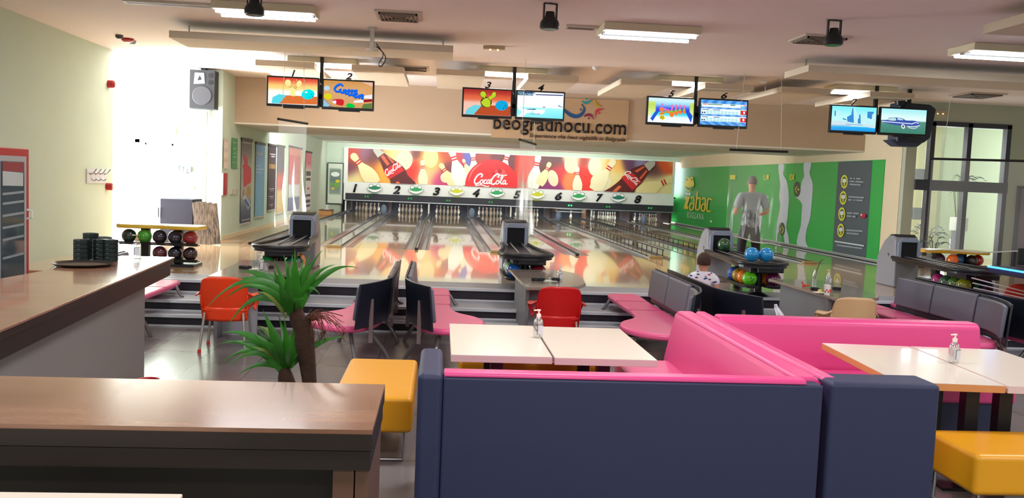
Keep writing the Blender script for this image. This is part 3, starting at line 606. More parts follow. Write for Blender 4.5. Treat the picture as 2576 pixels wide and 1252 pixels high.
poster('notice_sheet','faded white paper notice on the cream column beside the green poster',[(563,348),(574,350),(573,424),(562,424)],lambda u,v:(226,214,196) if (int(v*9)%3) else (206,196,186),(),False,'notice')
fe=thing('fire_cabinet','narrow red-framed fire equipment box on the column below the paper notice','cabinet',(-4.69,19.9,1.3))
q0,q1=gx(559,435,-4.69),gx(571,490,-4.69)
MB().box(-4.695,-4.67,q0.y,q1.y,q1.z,q0.z).obj('cabinet_body',mcol(196,186,160),fe,world=True); MB().box(-4.67,-4.65,q0.y+0.05,q0.y+0.3,q1.z,q0.z).obj('red_door',mcol(170,40,46,0.4),fe,world=True)
so=MB()
for x in (582,591): p=gx(x,482,-4.7); so.box(-4.7,-4.66,p.y-0.13,p.y+0.13,p.z-0.06,p.z+0.06)
tag(so.obj('wall_socket',mcol(200,196,186)),'double pale wall socket between the red cabinet and the first tall poster','socket')
# framed picture beside lane one
pf=thing('framed_poster','framed grey-green poster with white cloud beside the number board, left of lane one','poster',(-4.3,36.8,0.9))
MB().box(-4.66,-4.0,36.85,36.9,0.72,2.42).obj('frame',mcol(60,66,64),pf,world=True)
pm=lambda p:V((-4.62+0.58*p[0],36.845,2.38-1.62*p[1]))
picture('printed_sheet',pf,pm,[(0,0),(1,0),(1,1),(0,1)],6,20,lambda u,v:(206,216,200) if (v<.14 or v>.75 or u<.12 or u>.88) else lerp((96,116,110),(150,164,150),abs(v-.4)*2))
art('white_cloud',mcol(226,232,226),pf,lambda p:pm(p)+V((0,-.004,0)),[ell(.5,.27,.3,.06)]); art('yellow_shape',mcol(214,190,50),pf,lambda p:pm(p)+V((0,-.005,0)),[ell(.68,.44,.16,.04),ell(.35,.63,.12,.03)])
art('green_shape',mcol(110,160,80),pf,lambda p:pm(p)+V((0,-.004,0)),[ell(.62,.54,.2,.08),ell(.25,.52,.12,.05)])
bx=thing('wooden_box','small wooden box with white trinket on the walkway left of lane one','box',(-4.2,33.3,APP))
MB().box(-0.22,0.22,-0.3,0.3,0,0.16).obj('box_body',mcol(190,140,84),bx,bevel=0.01); MB().box(-0.24,0.24,-0.32,0.32,0.16,0.2).obj('box_lid',mcol(120,80,56),bx)
o=MB().lathe([(0.1,0),(0.1,0.02),(0.03,0.04),(0.03,0.1),(0.08,0.12),(0.08,0.16),(0,0.17)],n=14).obj('trinket',WHITE,smooth=True); o.location=(-4.2,33.3,APP+0.2); tag(o,'tiny white figure on top of the small wooden box by lane one','trinket')
# ---------------------------------------------------------------- hanging ceiling rafts
RAFT=mat('tan_raft',srgb(208,194,172),0.85)
def raft(x0,x1,y0,y1,lab,grp=None,z0=3.8,z1=3.9):
    t=thing('ceiling_raft',lab,'ceiling panel',((x0+x1)/2,(y0+y1)/2,z0),0,grp)
    MB().box(x0,x1,y0,y1,z0,z1).obj('panel',RAFT,t,world=True)
    b=MB()
    for x in (x0+0.15,x1-0.15):
        MB().tube([(x,(y0+y1)/2,z1),(x,(y0+y1)/2,CEIL)],0.012,6).obj('hanger',STEEL,t,world=True)
G='small square ceiling rafts before the bulkhead'
o8=['first','second','third','fourth','fifth','sixth','seventh','eighth']
for i,(x0,x1) in enumerate(((-3.32,-2.3),(-1.65,-0.73),(-0.15,0.72),(1.5,2.42),(3.2,4.14),(4.76,5.68),(6.19,7.14),(7.9,8.76))):
    raft(x0,x1,16.05,18.5,'small tan ceiling raft, %s from the left before the bulkhead'%o8[i],G)
raft(-3.95,0.11,13.2,14.15,'long tan ceiling raft above and left of the screens one and two','long ceiling rafts')
raft(5.5,13.5,13.2,14.15,'long tan ceiling raft at upper right above screens seven and eight','long ceiling rafts')
raft(5.95,9.5,6.5,9.55,'large tan ceiling raft cut by the top right corner of the view')
# ---------------------------------------------------------------- luminaires
TUBE=glow(236,244,255,14)
def lum(x0,x1,y0,y1,lab,grp,p):
    t=thing('ceiling_light',lab,'ceiling light',((x0+x1)/2,(y0+y1)/2,CEIL),0,grp)
    hs=MB().box(x0,x1,y0,y1,CEIL-0.1,CEIL-0.001).obj('housing',mat('cream_housing',srgb(214,204,176),0.6),t,world=True,bevel=0.01)
    for f in (0.2,0.8):
        y=y0+(y1-y0)*f
        MB().tube([(x0+0.04,y,CEIL-0.12),(x1-0.04,y,CEIL-0.12)],0.022,8).obj('fluorescent_tube',TUBE,t,world=True)
    MB().box(x0+0.03,x1-0.03,y0+(y1-y0)*0.42,y0+(y1-y0)*0.58,CEIL-0.125,CEIL-0.1).obj('louver_bar',mcol(150,150,146,0.3),hs,world=True)
    a=area('lamp_light',(0,0,-0.16),(0,0,0),x1-x0,y1-y0,p,(1,0.9,0.78) if y0>15 else (0.97,0.97,1),t)
g1='twin tube lights flush on the ceiling'
lum(-2.93,-1.66,11.45,11.95,'lit twin-tube ceiling light at the top left, nearest the black spot lamp',g1,30)
lum(2.02,3.3,11.42,12.02,'lit twin-tube ceiling light at top centre right',g1,30)
lum(7.0,8.28,11.4,12.04,'lit twin-tube ceiling light cut by the right edge of the view',g1,30)
g2='twin tube lights above the score screens'
for x0,l in ((-2.84,'one and two'),(0.64,'three and four'),(3.98,'five and six'),(7.4,'seven and eight')): lum(x0,x0+1.24,16.45,16.98 if x0<0.7 else 16.98,'lit twin-tube ceiling light above score screens '+l,g2,60)
for i,x in enumerate((-4,1,6,11)):
    for j,y in enumerate((2.0,-2.0,6.5)):
        if y==6.5 and x<1: pass
        area('rear_fill_light',(x,y,CEIL-0.12),(0,0,0),1.25,0.5,84,(0.97,0.97,1))  # added fill from unseen lamps over the camera end of the room
for i,x in enumerate((-2.5,1.5,5.5)): area('lane_fill_light',(x,35.3,3.08),(R(55),0,0),3.4,0.12,27,(1,0.98,0.94)); area('lane_ceiling_fill',(x,24.65,3.1),(R(97),0,0),3.8,0.08,150,(1,0.99,0.95))  # added unseen fill for the masking unit and uplight for the lane ceiling
for i,x in enumerate((-2.5,1.0,4.5,8)): area('lane_fill_light',(x,27.5,3.2),(0,0,0),2.4,0.3,5,(1,0.95,0.86))  # added fill over the lanes, no fixture built there
# ---------------------------------------------------------------- vents, sensors, spot lamps
VENTM=mcol(206,196,180)
def vent(x0,x1,y0,y1,lab):
    t=thing('air_vent',lab,'vent',((x0+x1)/2,(y0+y1)/2,CEIL),0,'square ceiling vents')
    MB().box(x0,x1,y0,y1,CEIL-0.02,CEIL-0.001).obj('vent_frame',VENTM,t,world=True)
    b=MB();cx,cy=(x0+x1)/2,(y0+y1)/2
    for k in range(1,6):
        f=1-k*0.165; hx,hy=(x1-x0)/2*f,(y1-y0)/2*f
        for q in ((cx-hx,cx+hx,cy-hy,cy-hy+0.02),(cx-hx,cx+hx,cy+hy-0.02,cy+hy),(cx-hx,cx-hx+0.02,cy-hy,cy+hy),(cx+hx-0.02,cx+hx,cy-hy,cy+hy)): b.box(*q,CEIL-0.045,CEIL-0.02)
    b.obj('vent_louvers',mcol(120,108,98),t,world=True)
vent(-0.92,-0.33,11.5,12.14,'square louvred ceiling vent right of the top left light')
vent(4.72,5.37,11.5,12.1,'square louvred ceiling vent behind the right black spot lamp')
vent(-0.94,-0.3,17.0,17.6,'square louvred ceiling vent between the first long raft and screen two')
vent(10.2,10.95,16.6,17.4,'square ceiling vent at far right above the tall window')
def slot(x0,x1,y,lab):
    t=thing('slot_vent',lab,'vent',((x0+x1)/2,y,CEIL),0,'slot vents beside the lights'); MB().box(x0,x1,y-0.09,y+0.09,CEIL-0.03,CEIL-0.001).obj('vent_frame',VENTM,t,world=True)
    MB().box(x0+0.03,x1-0.03,y-0.05,y-0.02,CEIL-0.034,CEIL-0.03).box(x0+0.03,x1-0.03,y+0.02,y+0.05,CEIL-0.034,CEIL-0.03).obj('slot',mcol(70,62,58),t,world=True)
slot(-4.1,-2.97,11.85,'long slot vent left of the top left ceiling light'); slot(1.58,1.99,11.9,'short slot vent left of the top centre ceiling light')
def spot(px,py,lab,rz):
    p=gz(px,py,CEIL); t=thing('spot_lamp',lab,'spot lamp',(p.x,p.y,CEIL),rz,None)
    MB().lathe([(0.03,-0.012),(0.03,0)],n=12).box(-0.085,-0.07,-0.02,0.02,-0.2,-0.01).box(0.07,0.085,-0.02,0.02,-0.2,-0.01).box(-0.085,0.085,-0.02,0.02,-0.014,-0.002).obj('yoke',BLACK,t)
    MB().lathe([(0,-0.1),(0.05,-0.1),(0.06,-0.16),(0.1,-0.2),(0.115,-0.24),(0.115,-0.29),(0.1,-0.3),(0,-0.3)],n=20).obj('lamp_body',mcol(24,30,32,0.4),t,smooth=True)
    MB().lathe([(0,-0.301),(0.095,-0.301),(0.095,-0.306),(0,-0.306)],n=20).obj('lens',mcol(86,110,104,0.15),t)
    return t
spot(1385,8,'black round stage spot lamp hanging at top centre',0.2); spot(2100,50,'black round stage spot lamp hanging below the right vent',0)
spot(641,-28,'dark green round spot lamp in front of the top left light',0)
br=thing('projector_mount','white ceiling bracket with loose black cables below the long left raft','bracket',tuple(gz(937,69,CEIL)))
MB().lathe([(0.07,-0.012),(0.07,0)],n=16).box(-0.03,0.03,-0.03,0.03,-0.3,-0.01).obj('mount_arm',mcol(196,192,180,0.4),br); MB().lathe([(0,-0.3),(0.09,-0.31),(0.09,-0.33),(0,-0.34)],n=16).obj('mount_plate',mcol(210,206,196),br,smooth=True)
MB().tube(cr([(0.06,0,-0.22),(0.12,0,-0.3),(0.2,0,-0.42),(0.14,0,-0.54),(0.1,0,-0.52)],5),0.008,6).tube(cr([(0.06,0,-0.26),(0.16,0.02,-0.36),(0.1,0.02,-0.5)],5),0.008,6).obj('loose_cable',BLACK,br)
def disc(px,py,lab,r=0.07,m=None,name='smoke_detector',cat='smoke detector'):
    p=gz(px,py,CEIL); o=MB().lathe([(r,0),(r,-0.03),(r*0.6,-0.06),(0,-0.065)],n=20).obj(name,m or WHITE,smooth=True); o.location=p; return tag(o,lab,cat)
disc(1500,168,'flat round ceiling sensor between lights above screens three and five'); disc(1920,202,'round white smoke detector above and right of screen six'); disc(972,150,'small round detector behind the loose bracket cables')
disc(300,88,'dark small detector on the blown-out ceiling at left',0.06,mcol(80,90,80)); disc(321,97,'red round alarm beacon on the bright ceiling at left',0.1,mcol(170,20,40,0.4),'alarm_beacon','alarm'); disc(333,102,'grey small detector right of the red ceiling beacon',0.06,mcol(170,172,180))
for (px,py,lab) in ((1243,116,'small twin-bulb emergency light on the ceiling above screen three'),(2365,279,'faint twin-bulb emergency light on the far right ceiling edge')):
    p=gz(px,py,CEIL) if px<2000 else gy(px,py,18.6)
    t=thing('emergency_light',lab,'emergency light',(p.x,p.y,p.z)); MB().box(-0.17,0.17,-0.05,0.05,-0.05,0).obj('light_housing',mcol(190,170,140),t)
    for s in (-0.06,0.06): MB().sph((s,-0.02,-0.06),0.015,n=10,m=6).obj('bulb',glow(255,200,120,3),t)
# ---------------------------------------------------------------- score screens
def fr2(tl,tr,bl):      # crop coordinates -> screen uv
    a=(tr[0]-tl[0],tr[1]-tl[1]); b=(bl[0]-tl[0],bl[1]-tl[1]); det=a[0]*b[1]-a[1]*b[0]
    return lambda p:(((p[0]-tl[0])*b[1]-(p[1]-tl[1])*b[0])/det, ((p[1]-tl[1])*a[0]-(p[0]-tl[0])*a[1])/det)
UQ=[(0,0),(1,0),(1,1),(0,1)]
TY=16.3
def screen(k,x0,x1,z0,z1,lab,fn,F,layers,nx=40,ny=24):
    t=thing('score_screen',lab,'screen',((x0+x1)/2,TY,z0),0,'score screens')
    case=MB().box(x0,x1,TY,TY+0.07,z0,z1).obj('screen_case',BLACK,t,world=True,bevel=0.008)
    MB().box(x0+0.3,x1-0.25,TY,TY+0.06,z0-0.025,z0).obj('sensor_strip',BLACK,t,world=True)
    M=lambda p:V((x0+0.03+(x1-x0-0.06)*p[0],TY-0.002,z1-0.03-(z1-z0-0.075)*p[1]))
    picture('screen_picture',t,M,UQ,nx,ny,fn,SCREEN).parent=case
    for i,(n,c,ps) in enumerate(layers):
        art(n,glow(*c,0.76),t,lambda p,i=i:M(p)+V((0,-0.001-0.0006*i,0)),[[F(q) for q in p] for p in ps],UQ)
    text(str(k),'lane_number',BLACK,t,((x0+x1)/2-(0.03 if k==1 else 0.055),TY+0.03,z1+0.005),(1,0,0),0.06 if k==1 else 0.12,0.115,0.3,0.02,0.03)
    return t
def f1(dark):
    def f(u,v):
        c=lerp((222,60,40) if not dark else (166,24,14),(255,214,120) if not dark else (226,96,50),ss(0,.35,v)) if v<.35 else lerp((255,214,120) if not dark else (226,96,50),(255,252,246) if not dark else (240,190,170),ss(.35,.55,v))
        return c
    return f
def pinlay(P,c1,c2,cb): return [('cartoon_pin',c1,P[0]),('pin_band',c2,P[1]),('cartoon_ball',cb,P[2]),('ball_hole',(20,60,90),P[3])]
F=fr2((413,340),(1360,378),(438,848))
screen(1,-3.17,-2.24,3.12,3.66,'score screen marked 1, cartoon pins and cyan ball on orange, far left',f1(0),F,[('alley_wood',(226,120,60),[[(770,690),(1375,715),(1380,870),(655,850)]]),('teal_floor',(90,220,236),[[(520,730),(640,668),(785,690),(655,850),(508,846)]])]+pinlay([[ell(795,445,55,62,-30),cr([(800,480),(860,530),(900,560),(940,560),(985,520),(1010,520),(975,600),(940,640),(960,700),(880,700),(840,640),(870,570),(820,520)],3,True),ell(1008,460,48,60,15)],rib([(815,530),(850,530),(885,512)],9,3)+rib([(910,515),(940,560),(975,578)],9,3)+rib([(940,510),(965,540),(990,548)],9,3),[ell(1195,670,125,97)],[ell(1263,672,10,11),ell(1232,727,11,8),ell(1283,712,10,10)]],(255,240,160),(150,90,40),(0,235,240))+[('ball_shine',(250,255,255),[ell(1160,628,24,15,-20)]),('star',(255,220,120),[ell(957,394,11,9),ell(1102,408,11,9),ell(908,424,8,7)])])
F=fr2((1480,400),(2405,440),(1485,895))
gut=[]
for q in ([(1840,510),(1800,475),(1730,500),(1685,560),(1710,605),(1770,610),(1790,570)],[(1800,560),(1800,620),(1850,630),(1860,575),(1870,640)],[(1900,570),(1890,610),(1890,650),(1930,650)],[(1960,565),(1950,640),(1960,680),(2000,670)],[(2020,570),(2010,660),(2040,690)],[(1880,600),(2010,600),(2120,590)],[(2060,680),(2110,650),(2080,630),(2050,680),(2080,720),(2130,700)],[(2150,670),(2150,730),(2180,680),(2230,680),(2200,740),(2235,735)]): gut+=rib(q,34,4)
screen(2,-2.19,-1.26,3.11,3.655,'score screen marked 2, blue Gutter lettering on brown palette picture',lambda u,v:lerp((196,140,60),(214,150,80),u) if (u-.62)**2+(v-.25)**2*0.6<.5 else lerp((140,100,50),(160,110,60),u),F,
 [('paper_corner',(232,190,170),[[(2180,430),(2405,445),(2405,520)]]),('paint_blob',(190,220,235),[ell(1540,550,55,46)]),('paint_blob',(226,214,30),[cr([(1490,690),(1540,650),(1630,670),(1640,730),(1570,765),(1500,730)],3,True)]),('paint_blob',(214,40,50),[cr([(1650,790),(1720,755),(1860,770),(1860,870),(1780,870),(1700,840)],3,True)]),('paint_blob',(10,200,70),[cr([(1920,870),(1960,835),(2040,850),(2090,890),(2040,920),(1940,915)],3,True)]),('paper_corner',(150,200,225),[[(1485,760),(1610,870),(1580,900),(1480,895)]]),('green_corner',(100,130,70),[[(2240,850),(2405,830),(2405,945),(2210,935)]]),('brush',(240,244,250),[[(2060,790),(2230,760),(2250,820),(2060,825)],[(2240,690),(2405,670),(2405,750),(2250,740)],[(1640,800),(1720,780),(1730,830),(1700,850)]]),('brush_handle',(160,20,40),[[(2240,770),(2405,755),(2405,800),(2250,815)]]),('word_shadow',(20,40,150),[[(x+7,y+9) for x,y in p] for p in gut]),('word_lettering',(20,110,240),gut)])
F=fr2((140,228),(748,258),(130,562))
screen(3,0.33,1.25,3.09,3.625,'score screen marked 3, yellow-green cartoon pins and blue ball on dark red',f1(1),F,[('alley_wood',(190,80,44),[[(365,440),(745,462),(735,590),(262,566)]]),('teal_floor',(110,214,226),[[(150,562),(180,490),(272,440),(370,445),(265,566)]]),('pin_outline',(70,80,20),[ell(386,302,42,44,-30),ell(522,310,32,46,20),ell(425,405,74,72)])]+pinlay([[ell(386,302,36,40,-30),ell(522,310,27,42,20),cr([(400,330),(425,350),(450,345),(490,320),(505,345),(480,390),(475,460),(410,465),(360,410),(385,375)],3,True)],rib([(385,360),(415,350),(430,346)],10,3)+rib([(450,350),(470,375),(495,385)],8,3),[ell(628,448,83,66)],[ell(672,452,7,8),ell(650,486,9,6),ell(680,478,7,7)]],(190,214,50),(130,40,30),(20,170,225)))
F=fr2((145,222),(1712,268),(100,1052))
random.seed(5)
screen(4,1.31,2.22,3.09,3.625,'score screen marked 4, pale washed-out cyan water scene',lambda u,v:lerp((30,50,80),(150,210,230),random.random()) if v<.13 and u<.35 else (250,253,255) if v<.6 else lerp((150,245,255),(90,220,245),(v-.6)*2*u),F,
 [('dark_strip',(24,40,110),[[(750,300),(1690,312),(1690,345),(760,330)],[(350,240),(740,250),(740,275),(350,270)]]),('pale_shape',(252,254,255),[[(120,700),(400,800),(640,800),(620,900),(420,940),(300,1060),(110,1050),(260,930),(270,870),(180,820)],[(640,820),(1080,800),(1050,900),(960,960),(700,960)]]),('dark_mark',(30,70,120),[[(440,795),(750,780),(740,815),(460,812)],[(560,945),(900,940),(900,955),(560,955)],[(990,712),(1075,712),(1075,735),(990,735)]]),('teal_mark',(60,150,170),[[(1500,680),(1540,650),(1670,720),(1670,735)]])])
F=fr2((207,98),(1282,130),(130,682))
o5=[];b5=[];h5=[]
for x,y,s in ((715,470,1.15),(820,440,1.0),(915,420,.9),(1018,410,.8)):
    o5.append(ell(x,y+15,48*s,66*s)); b5.append([(x-42*s,y-52*s),(x+42*s,y-52*s),(x+46*s,y-22*s),(x-46*s,y-22*s)]); h5.append(cr([(x-20*s,y-55*s),(x+6*s,y-110*s),(x-6*s,y-160*s),(x+25*s,y-185*s),(x+52*s,y-150*s),(x+34*s,y-100*s),(x+26*s,y-55*s)],3,True))
screen(5,3.75,4.67,3.11,3.635,'score screen marked 5, row of orange cartoon pins in a blue alley',lambda u,v:(205,240,246) if v<.16 else lerp((190,220,90),(240,250,190),abs(v-.3)*2) if (u<.16 and v<.2+(.6-u*1.5)) or (u>.9 and v<.7) else lerp((170,230,250),(30,60,230),ss(.18,.5,v)) if v<.56 else lerp((10,220,240),(244,250,255),ss(.6,.8,v)),F,
 [('blue_side',(40,90,220),[[(360,400),(420,430),(250,660),(200,600)],[(1150,430),(1210,520),(1160,690),(1060,450)]]),('pin_head',(240,120,180),h5+[rib([(500,240),(515,270),(490,310)],40,3)[0]]+[ell(515,258,24,26),ell(490,380,55,60,10),ell(575,375,34,26),ell(640,400,34,28)]),('pin_body',(244,130,50),o5+[ell(478,385,38,50),ell(485,475,70,30,-12),ell(620,440,45,30,20)]),('pin_band',(110,210,60),b5+[ell(570,440,26,36)]),('sign_shape',(244,226,60),[[(480,500),(570,580),(480,640),(405,570)]]),('sign_mark',(30,30,20),[[(465,530),(478,530),(452,610),(438,606)],[(500,530),(514,530),(506,610),(490,606)]])])
F=fr2((1420,148),(2485,195),(1340,718))
c6=[]
for ry in (400,440,565,605):
    for i in range(9): c6.append([(1520+i*84-(ry-400)*0.14,ry+i*5),(1580+i*84-(ry-400)*0.14,ry+3+i*5),(1577+i*84-(ry-400)*0.14,ry+26+i*5),(1516+i*84-(ry-400)*0.14,ry+22+i*5)])
screen(6,4.74,5.68,3.11,3.645,'score screen marked 6, blue scoring table with two red boxes',lambda u,v:lerp((40,120,216),(110,190,250),0.5+0.5*sin(u*31+sin(v*17)*2)),F,
 [('table_row',(240,250,250),[[(1425,228),(2485,275),(2480,310),(2340,306),(2330,350),(1418,312)],[(1408,345),(2465,392),(2450,515),(1398,478)],[(1385,512),(2440,556),(2425,680),(1372,640)]]),('table_cell',(150,230,236),c6),('row_title',(20,80,170),[[(1432,366),(1592,373),(1592,386),(1430,380)],[(1674,376),(1840,382),(1838,396),(1672,390)],[(1408,534),(1542,540),(1540,553),(1406,547)],[(1674,543),(1812,549),(1811,562),(1673,557)]]),('green_bar',(20,120,90),[[(1562,248),(1904,260),(1902,276),(1560,264)],[(2088,268),(2200,272),(2198,292),(2086,288)]]),('red_box',(226,40,50),[[(2322,402),(2465,410),(2448,508),(2308,498)],[(2298,570),(2440,580),(2425,676),(2284,664)],[(1445,240),(1545,244),(1544,262),(1444,258)],[(2392,282),(2470,286),(2470,300),(2392,296)]]),('score_digit',(255,255,255),[ell(2390,452,22,32),ell(2363,618,22,32)]),('player_mark',(10,16,30),[ell(1428,445,14,20),ell(1476,446,14,20),ell(1402,610,14,20),ell(1450,612,14,20)])])
F=fr2((232,240),(1275,285),(125,808))
screen(7,7.27,8.2,3.12,3.65,'score screen marked 7, light blue city skyline over water',lambda u,v:lerp((130,240,250),(190,252,250),ss(0,.5,v)) if v<.83 else lerp((20,180,246),(0,140,226),(v-.83)*5),F,
 [('tower_shape',(60,140,210),[[(545,500),(650,450),(700,290),(720,290),(690,640),(540,610)],[(1045,375),(1190,375),(1150,560),(1020,520)],[(840,440),(870,440),(850,670),(780,670),(795,545),(820,540)],[(270,360),(300,360),(280,480),(250,480)],[(440,520),(530,560),(530,580),(440,560)]]),('tower_face',(196,244,248),[[(720,290),(745,280),(790,400),(770,650),(690,650)],[(870,440),(990,450),(960,640),(850,650)],[(300,360),(410,365),(380,480),(285,480)],[(975,545),(1100,550),(1090,700),(970,690)],[(1150,430),(1230,440),(1190,680),(1100,670)]]),('low_buildings',(206,232,242),[[(170,600),(300,580),(500,600),(640,640),(1000,670),(1180,690),(1170,770),(900,720),(145,715)]]),('shore',(90,150,200),rows((.05,.95,.78,.02)) and [[(150,690),(600,700),(600,710),(150,705)],[(500,660),(900,690),(900,700),(500,672)]])])
F=fr2((1345,285),(2440,325),(1225,860))
screen(8,8.24,9.19,3.12,3.65,'score screen marked 8, blue vintage car in a green field',lambda u,v:lerp((170,240,246),(226,252,250),ss(0,.4,v)) if v<.46 else lerp((90,150,140),(60,130,110),(v-.46)*2),F,
 [('car_body',(60,84,170),[cr([(1300,580),(1440,560),(1500,510),(1700,505),(1830,530),(1900,570),(2100,575),(2210,620),(2200,680),(2050,700),(1700,690),(1400,640),(1300,600)],3,True)]),('car_glass',(190,226,232),[cr([(1450,560),(1510,520),(1640,515),(1650,570),(1560,580)],3,True),cr([(1700,515),(1800,535),(1830,565),(1700,560)],3,True)]),('car_chrome',(220,226,250),rib([(1300,600),(1600,620),(2020,650)],22,3)+rib([(2020,660),(2120,620),(2200,640)],22,3)+rib([(1900,710),(2050,720),(2220,690)],22,3)+rib([(1930,740),(2060,765),(2160,730)],16,3)),('car_wheel',(236,240,240),[ell(1805,715,46,56)]),('wheel_hub',(70,90,110),[ell(1805,712,22,30)])])
POLEL=('one and two','three and four','five and six','seven and eight')
for i,x in enumerate((-2.22,1.28,4.7,8.22)):
    t=thing('screen_pole','black ceiling pole carrying score screens '+POLEL[i],'pole',(x,16.46,CEIL),0,'screen poles')
    MB().box(-0.032,0.032,-0.032,0.032,-0.9,0).obj('pole_tube',BLACK,t); MB().box(-0.09,0.09,-0.06,0.02,-0.88,-0.55).obj('mount_bracket',mcol(40,42,60),t); MB().box(-0.35,0.35,-0.06,-0.035,-0.75,-0.68).obj('cross_bar',BLACK,t)
    MB().tube(cr([(0.0,-0.07,-0.5),(-0.05,-0.12,-0.45),(-0.07,-0.1,-0.56),(-0.02,-0.08,-0.62)],4),0.007,5).obj('cable_loop',mcol(190,160,130),t)
cr_t=thing('television','large black television seen from behind, hanging behind screen eight','television',(9.2,16.9,3.0))
MB().prism([(8.75,3.02),(9.3,3.02),(9.42,3.12),(9.5,3.68),(9.38,3.76),(8.75,3.78)],16.55,16.95,'y').obj('television_case',mcol(46,50,66,0.5),cr_t,world=True,bevel=0.03); MB().prism([(8.62,3.06),(9.35,3.06),(9.2,2.94),(8.8,2.94)],16.6,16.9,'y').obj('lower_case',mcol(58,66,90,0.5),cr_t,world=True,bevel=0.02)
MB().lathe([(0,3.7),(0.08,3.72),(0.1,3.8),(0.06,3.86),(0,3.86)],(8.78,16.6,0),16).obj('lamp_knob',mcol(30,40,42,0.3),cr_t,world=True,smooth=True); MB().box(9.0,9.06,16.7,16.76,3.75,CEIL).obj('hanger',BLACK,cr_t,world=True)
# ---------------------------------------------------------------- hanging clear plastic sheets
SHEET=bpy.data.materials.new('clear_plastic_sheet'); SHEET.use_nodes=True; clear(SHEET,0.025,(0.96,0.98,0.96,1),0.13,0.3,0.07)
def sheet(lab,p0,p1,z1,z0a,z0b,amp=0.05,wv=5,taper=0,zh=4.05,top=True,spread=0.25):
    t=thing('plastic_sheet',lab,'plastic sheet',((p0[0]+p1[0])/2,(p0[1]+p1[1])/2,z1),0,'clear hanging sheets')
    dx,dy=p1[0]-p0[0],p1[1]-p0[1]; l=sqrt(dx*dx+dy*dy); nx,ny=-dy/l,dx/l
    def f(u,v):
        uu=0.5+(u-0.5)*(1-taper*v); a=amp*ss(0.12,0.75,v)*(sin(u*wv*6.28+2*sin(v*3))+0.5*sin(u*wv*14+v*5)+0.35*sin(v*9+u*4))
        zb=z0a+(z0b-z0a)*u
        return (p0[0]+dx*uu+nx*a,p0[1]+dy*uu+ny*a,z1+(zb-z1)*v+0.02*sin(u*9)*v)
    MB().grid(f,90,70).obj('clear_film',SHEET,t,smooth=True,world=True,norm=False)
    MB().tube([f(i/6,1.0) for i in range(7)],0.011,6).obj('bottom_hem',mat('clear_hem',srgb(196,200,190),0.2),t,world=True,smooth=True)
    MB().tube([(p0[0]-dx*0.02,p0[1]-dy*.02,z1),(p1[0]+dx*.02,p1[1]+dy*.02,z1)],0.022,10).obj('top_batten',BLACK,t,world=True)
    a=V((p0[0]+dx*.1,p0[1]+dy*.1,z1)); b=V((p1[0]-dx*.1,p1[1]-dy*.1,z1))
    for q,s in ((a,spread),(b,-spread)): MB().tube([tuple(q),(q.x+s*dx/l*0.3,q.y+s*dy/l*0.3,zh)],0.004,5).obj('hanging_cord',mcol(200,196,184),t,world=True)
a=gy(701,320,15.2);b=gy(765,317,15.9)
sheet('wrinkled clear plastic sheet hanging before the tall posters on the left',(a.x,15.2),(b.x,16.2),2.83,1.0,1.1,0.05,3)
a=gy(1308,358,15.0);b=gy(1353,350,16.2)
sheet('narrow clear plastic sheet hanging edge-on at centre above the second ball return',(a.x,15.0),(b.x,16.6),2.66,1.02,0.95,0.05,3,0.1)
a=gy(1840,377,15.6);b=gy(1974,381,15.6)
sheet('wide clear plastic sheet hanging in front of the man at lane eight',(a.x,15.65),(b.x,15.5),2.68,1.14,0.98,0.035,4)
a=gy(2345,385,15.2);b=gy(2600,383,14.6)
sheet('large clear plastic sheet hanging before the right tall window',(a.x,15.2),(b.x,14.4),2.66,1.02,1.1,0.02,2)
# ---------------------------------------------------------------- things on the left walls
sp=thing('loudspeaker','large black loudspeaker on the front wall beside the column','loudspeaker',(-5.05,19.35,3.2))
MB().box(-0.25,0.27,-0.22,0.1,0,0.8).obj('speaker_case',mcol(40,42,46,0.6),sp,bevel=0.01); MB().lathe([(0.19,-0.235),(0.2,-0.22),(0.2,-0.2)],(0.01,0,0.27),28,'y').obj('woofer_cone',mcol(62,62,66,0.7),sp)
MB().prism([(-0.16,0.5),(0.07,0.52),(0.05,0.74),(-0.14,0.74)],-0.232,-0.22,'y').obj('horn',mcol(120,124,132,0.3),sp); MB().prism([(-0.08,0.58),(0.0,0.6),(-0.04,0.68)],-0.236,-0.232,'y').obj('horn_throat',BLACK,sp)
for z in (0.55,0.69): MB().lathe([(0,-0.228),(0.05,-0.228),(0.05,-0.22)],(0.18,0,z),16,'y').obj('tweeter',BLACK,sp)
MB().box(-0.05,0.05,-0.1,0.12,0.8,0.86).obj('wall_bracket',BLACK,sp)
o=MB().tube(cr([(-4.98,19.44,3.2),(-5.1,19.45,3.05),(-5.3,19.46,2.98),(-5.42,19.48,2.97)],6),0.008,6).tube([(-5.02,19.46,3.2),(-5.02,19.46,APP)],0.02,8).obj('speaker_cable_duct',mcol(196,200,190)); tag(o,'white cable duct running down the wall from the loudspeaker','cable duct')
for (x0,x1,lab) in ((-6.53,-5.66,'long white air curtain unit above the bright entrance window'),(-7.5,-6.62,'second white air curtain unit above the entrance door, cut by the wall')):
    t=thing('air_curtain',lab,'air conditioner',((x0+x1)/2,19.4,2.62),0,'air curtains'); MB().box(x0,x1,19.22,19.5,2.62,2.86).obj('unit_case',WHITE,t,world=True,bevel=0.02)
    b=MB(); 
    for i in range(4): b.box(x0+0.05,x1-0.1,19.205,19.22,2.7+i*0.04,2.716+i*0.04)
    b.obj('grille',mcol(150,150,150),t,world=True)
def wallbox(name,lab,cat,px,m,d=0.06,Y=19.5):
    a=gy(px[0],px[1],Y);b=gy(px[2],px[3],Y); return tag(MB().box(a.x,b.x,Y-d,Y,min(a.z,b.z),max(a.z,b.z)).obj(name,m,bevel=0.004),lab,cat)
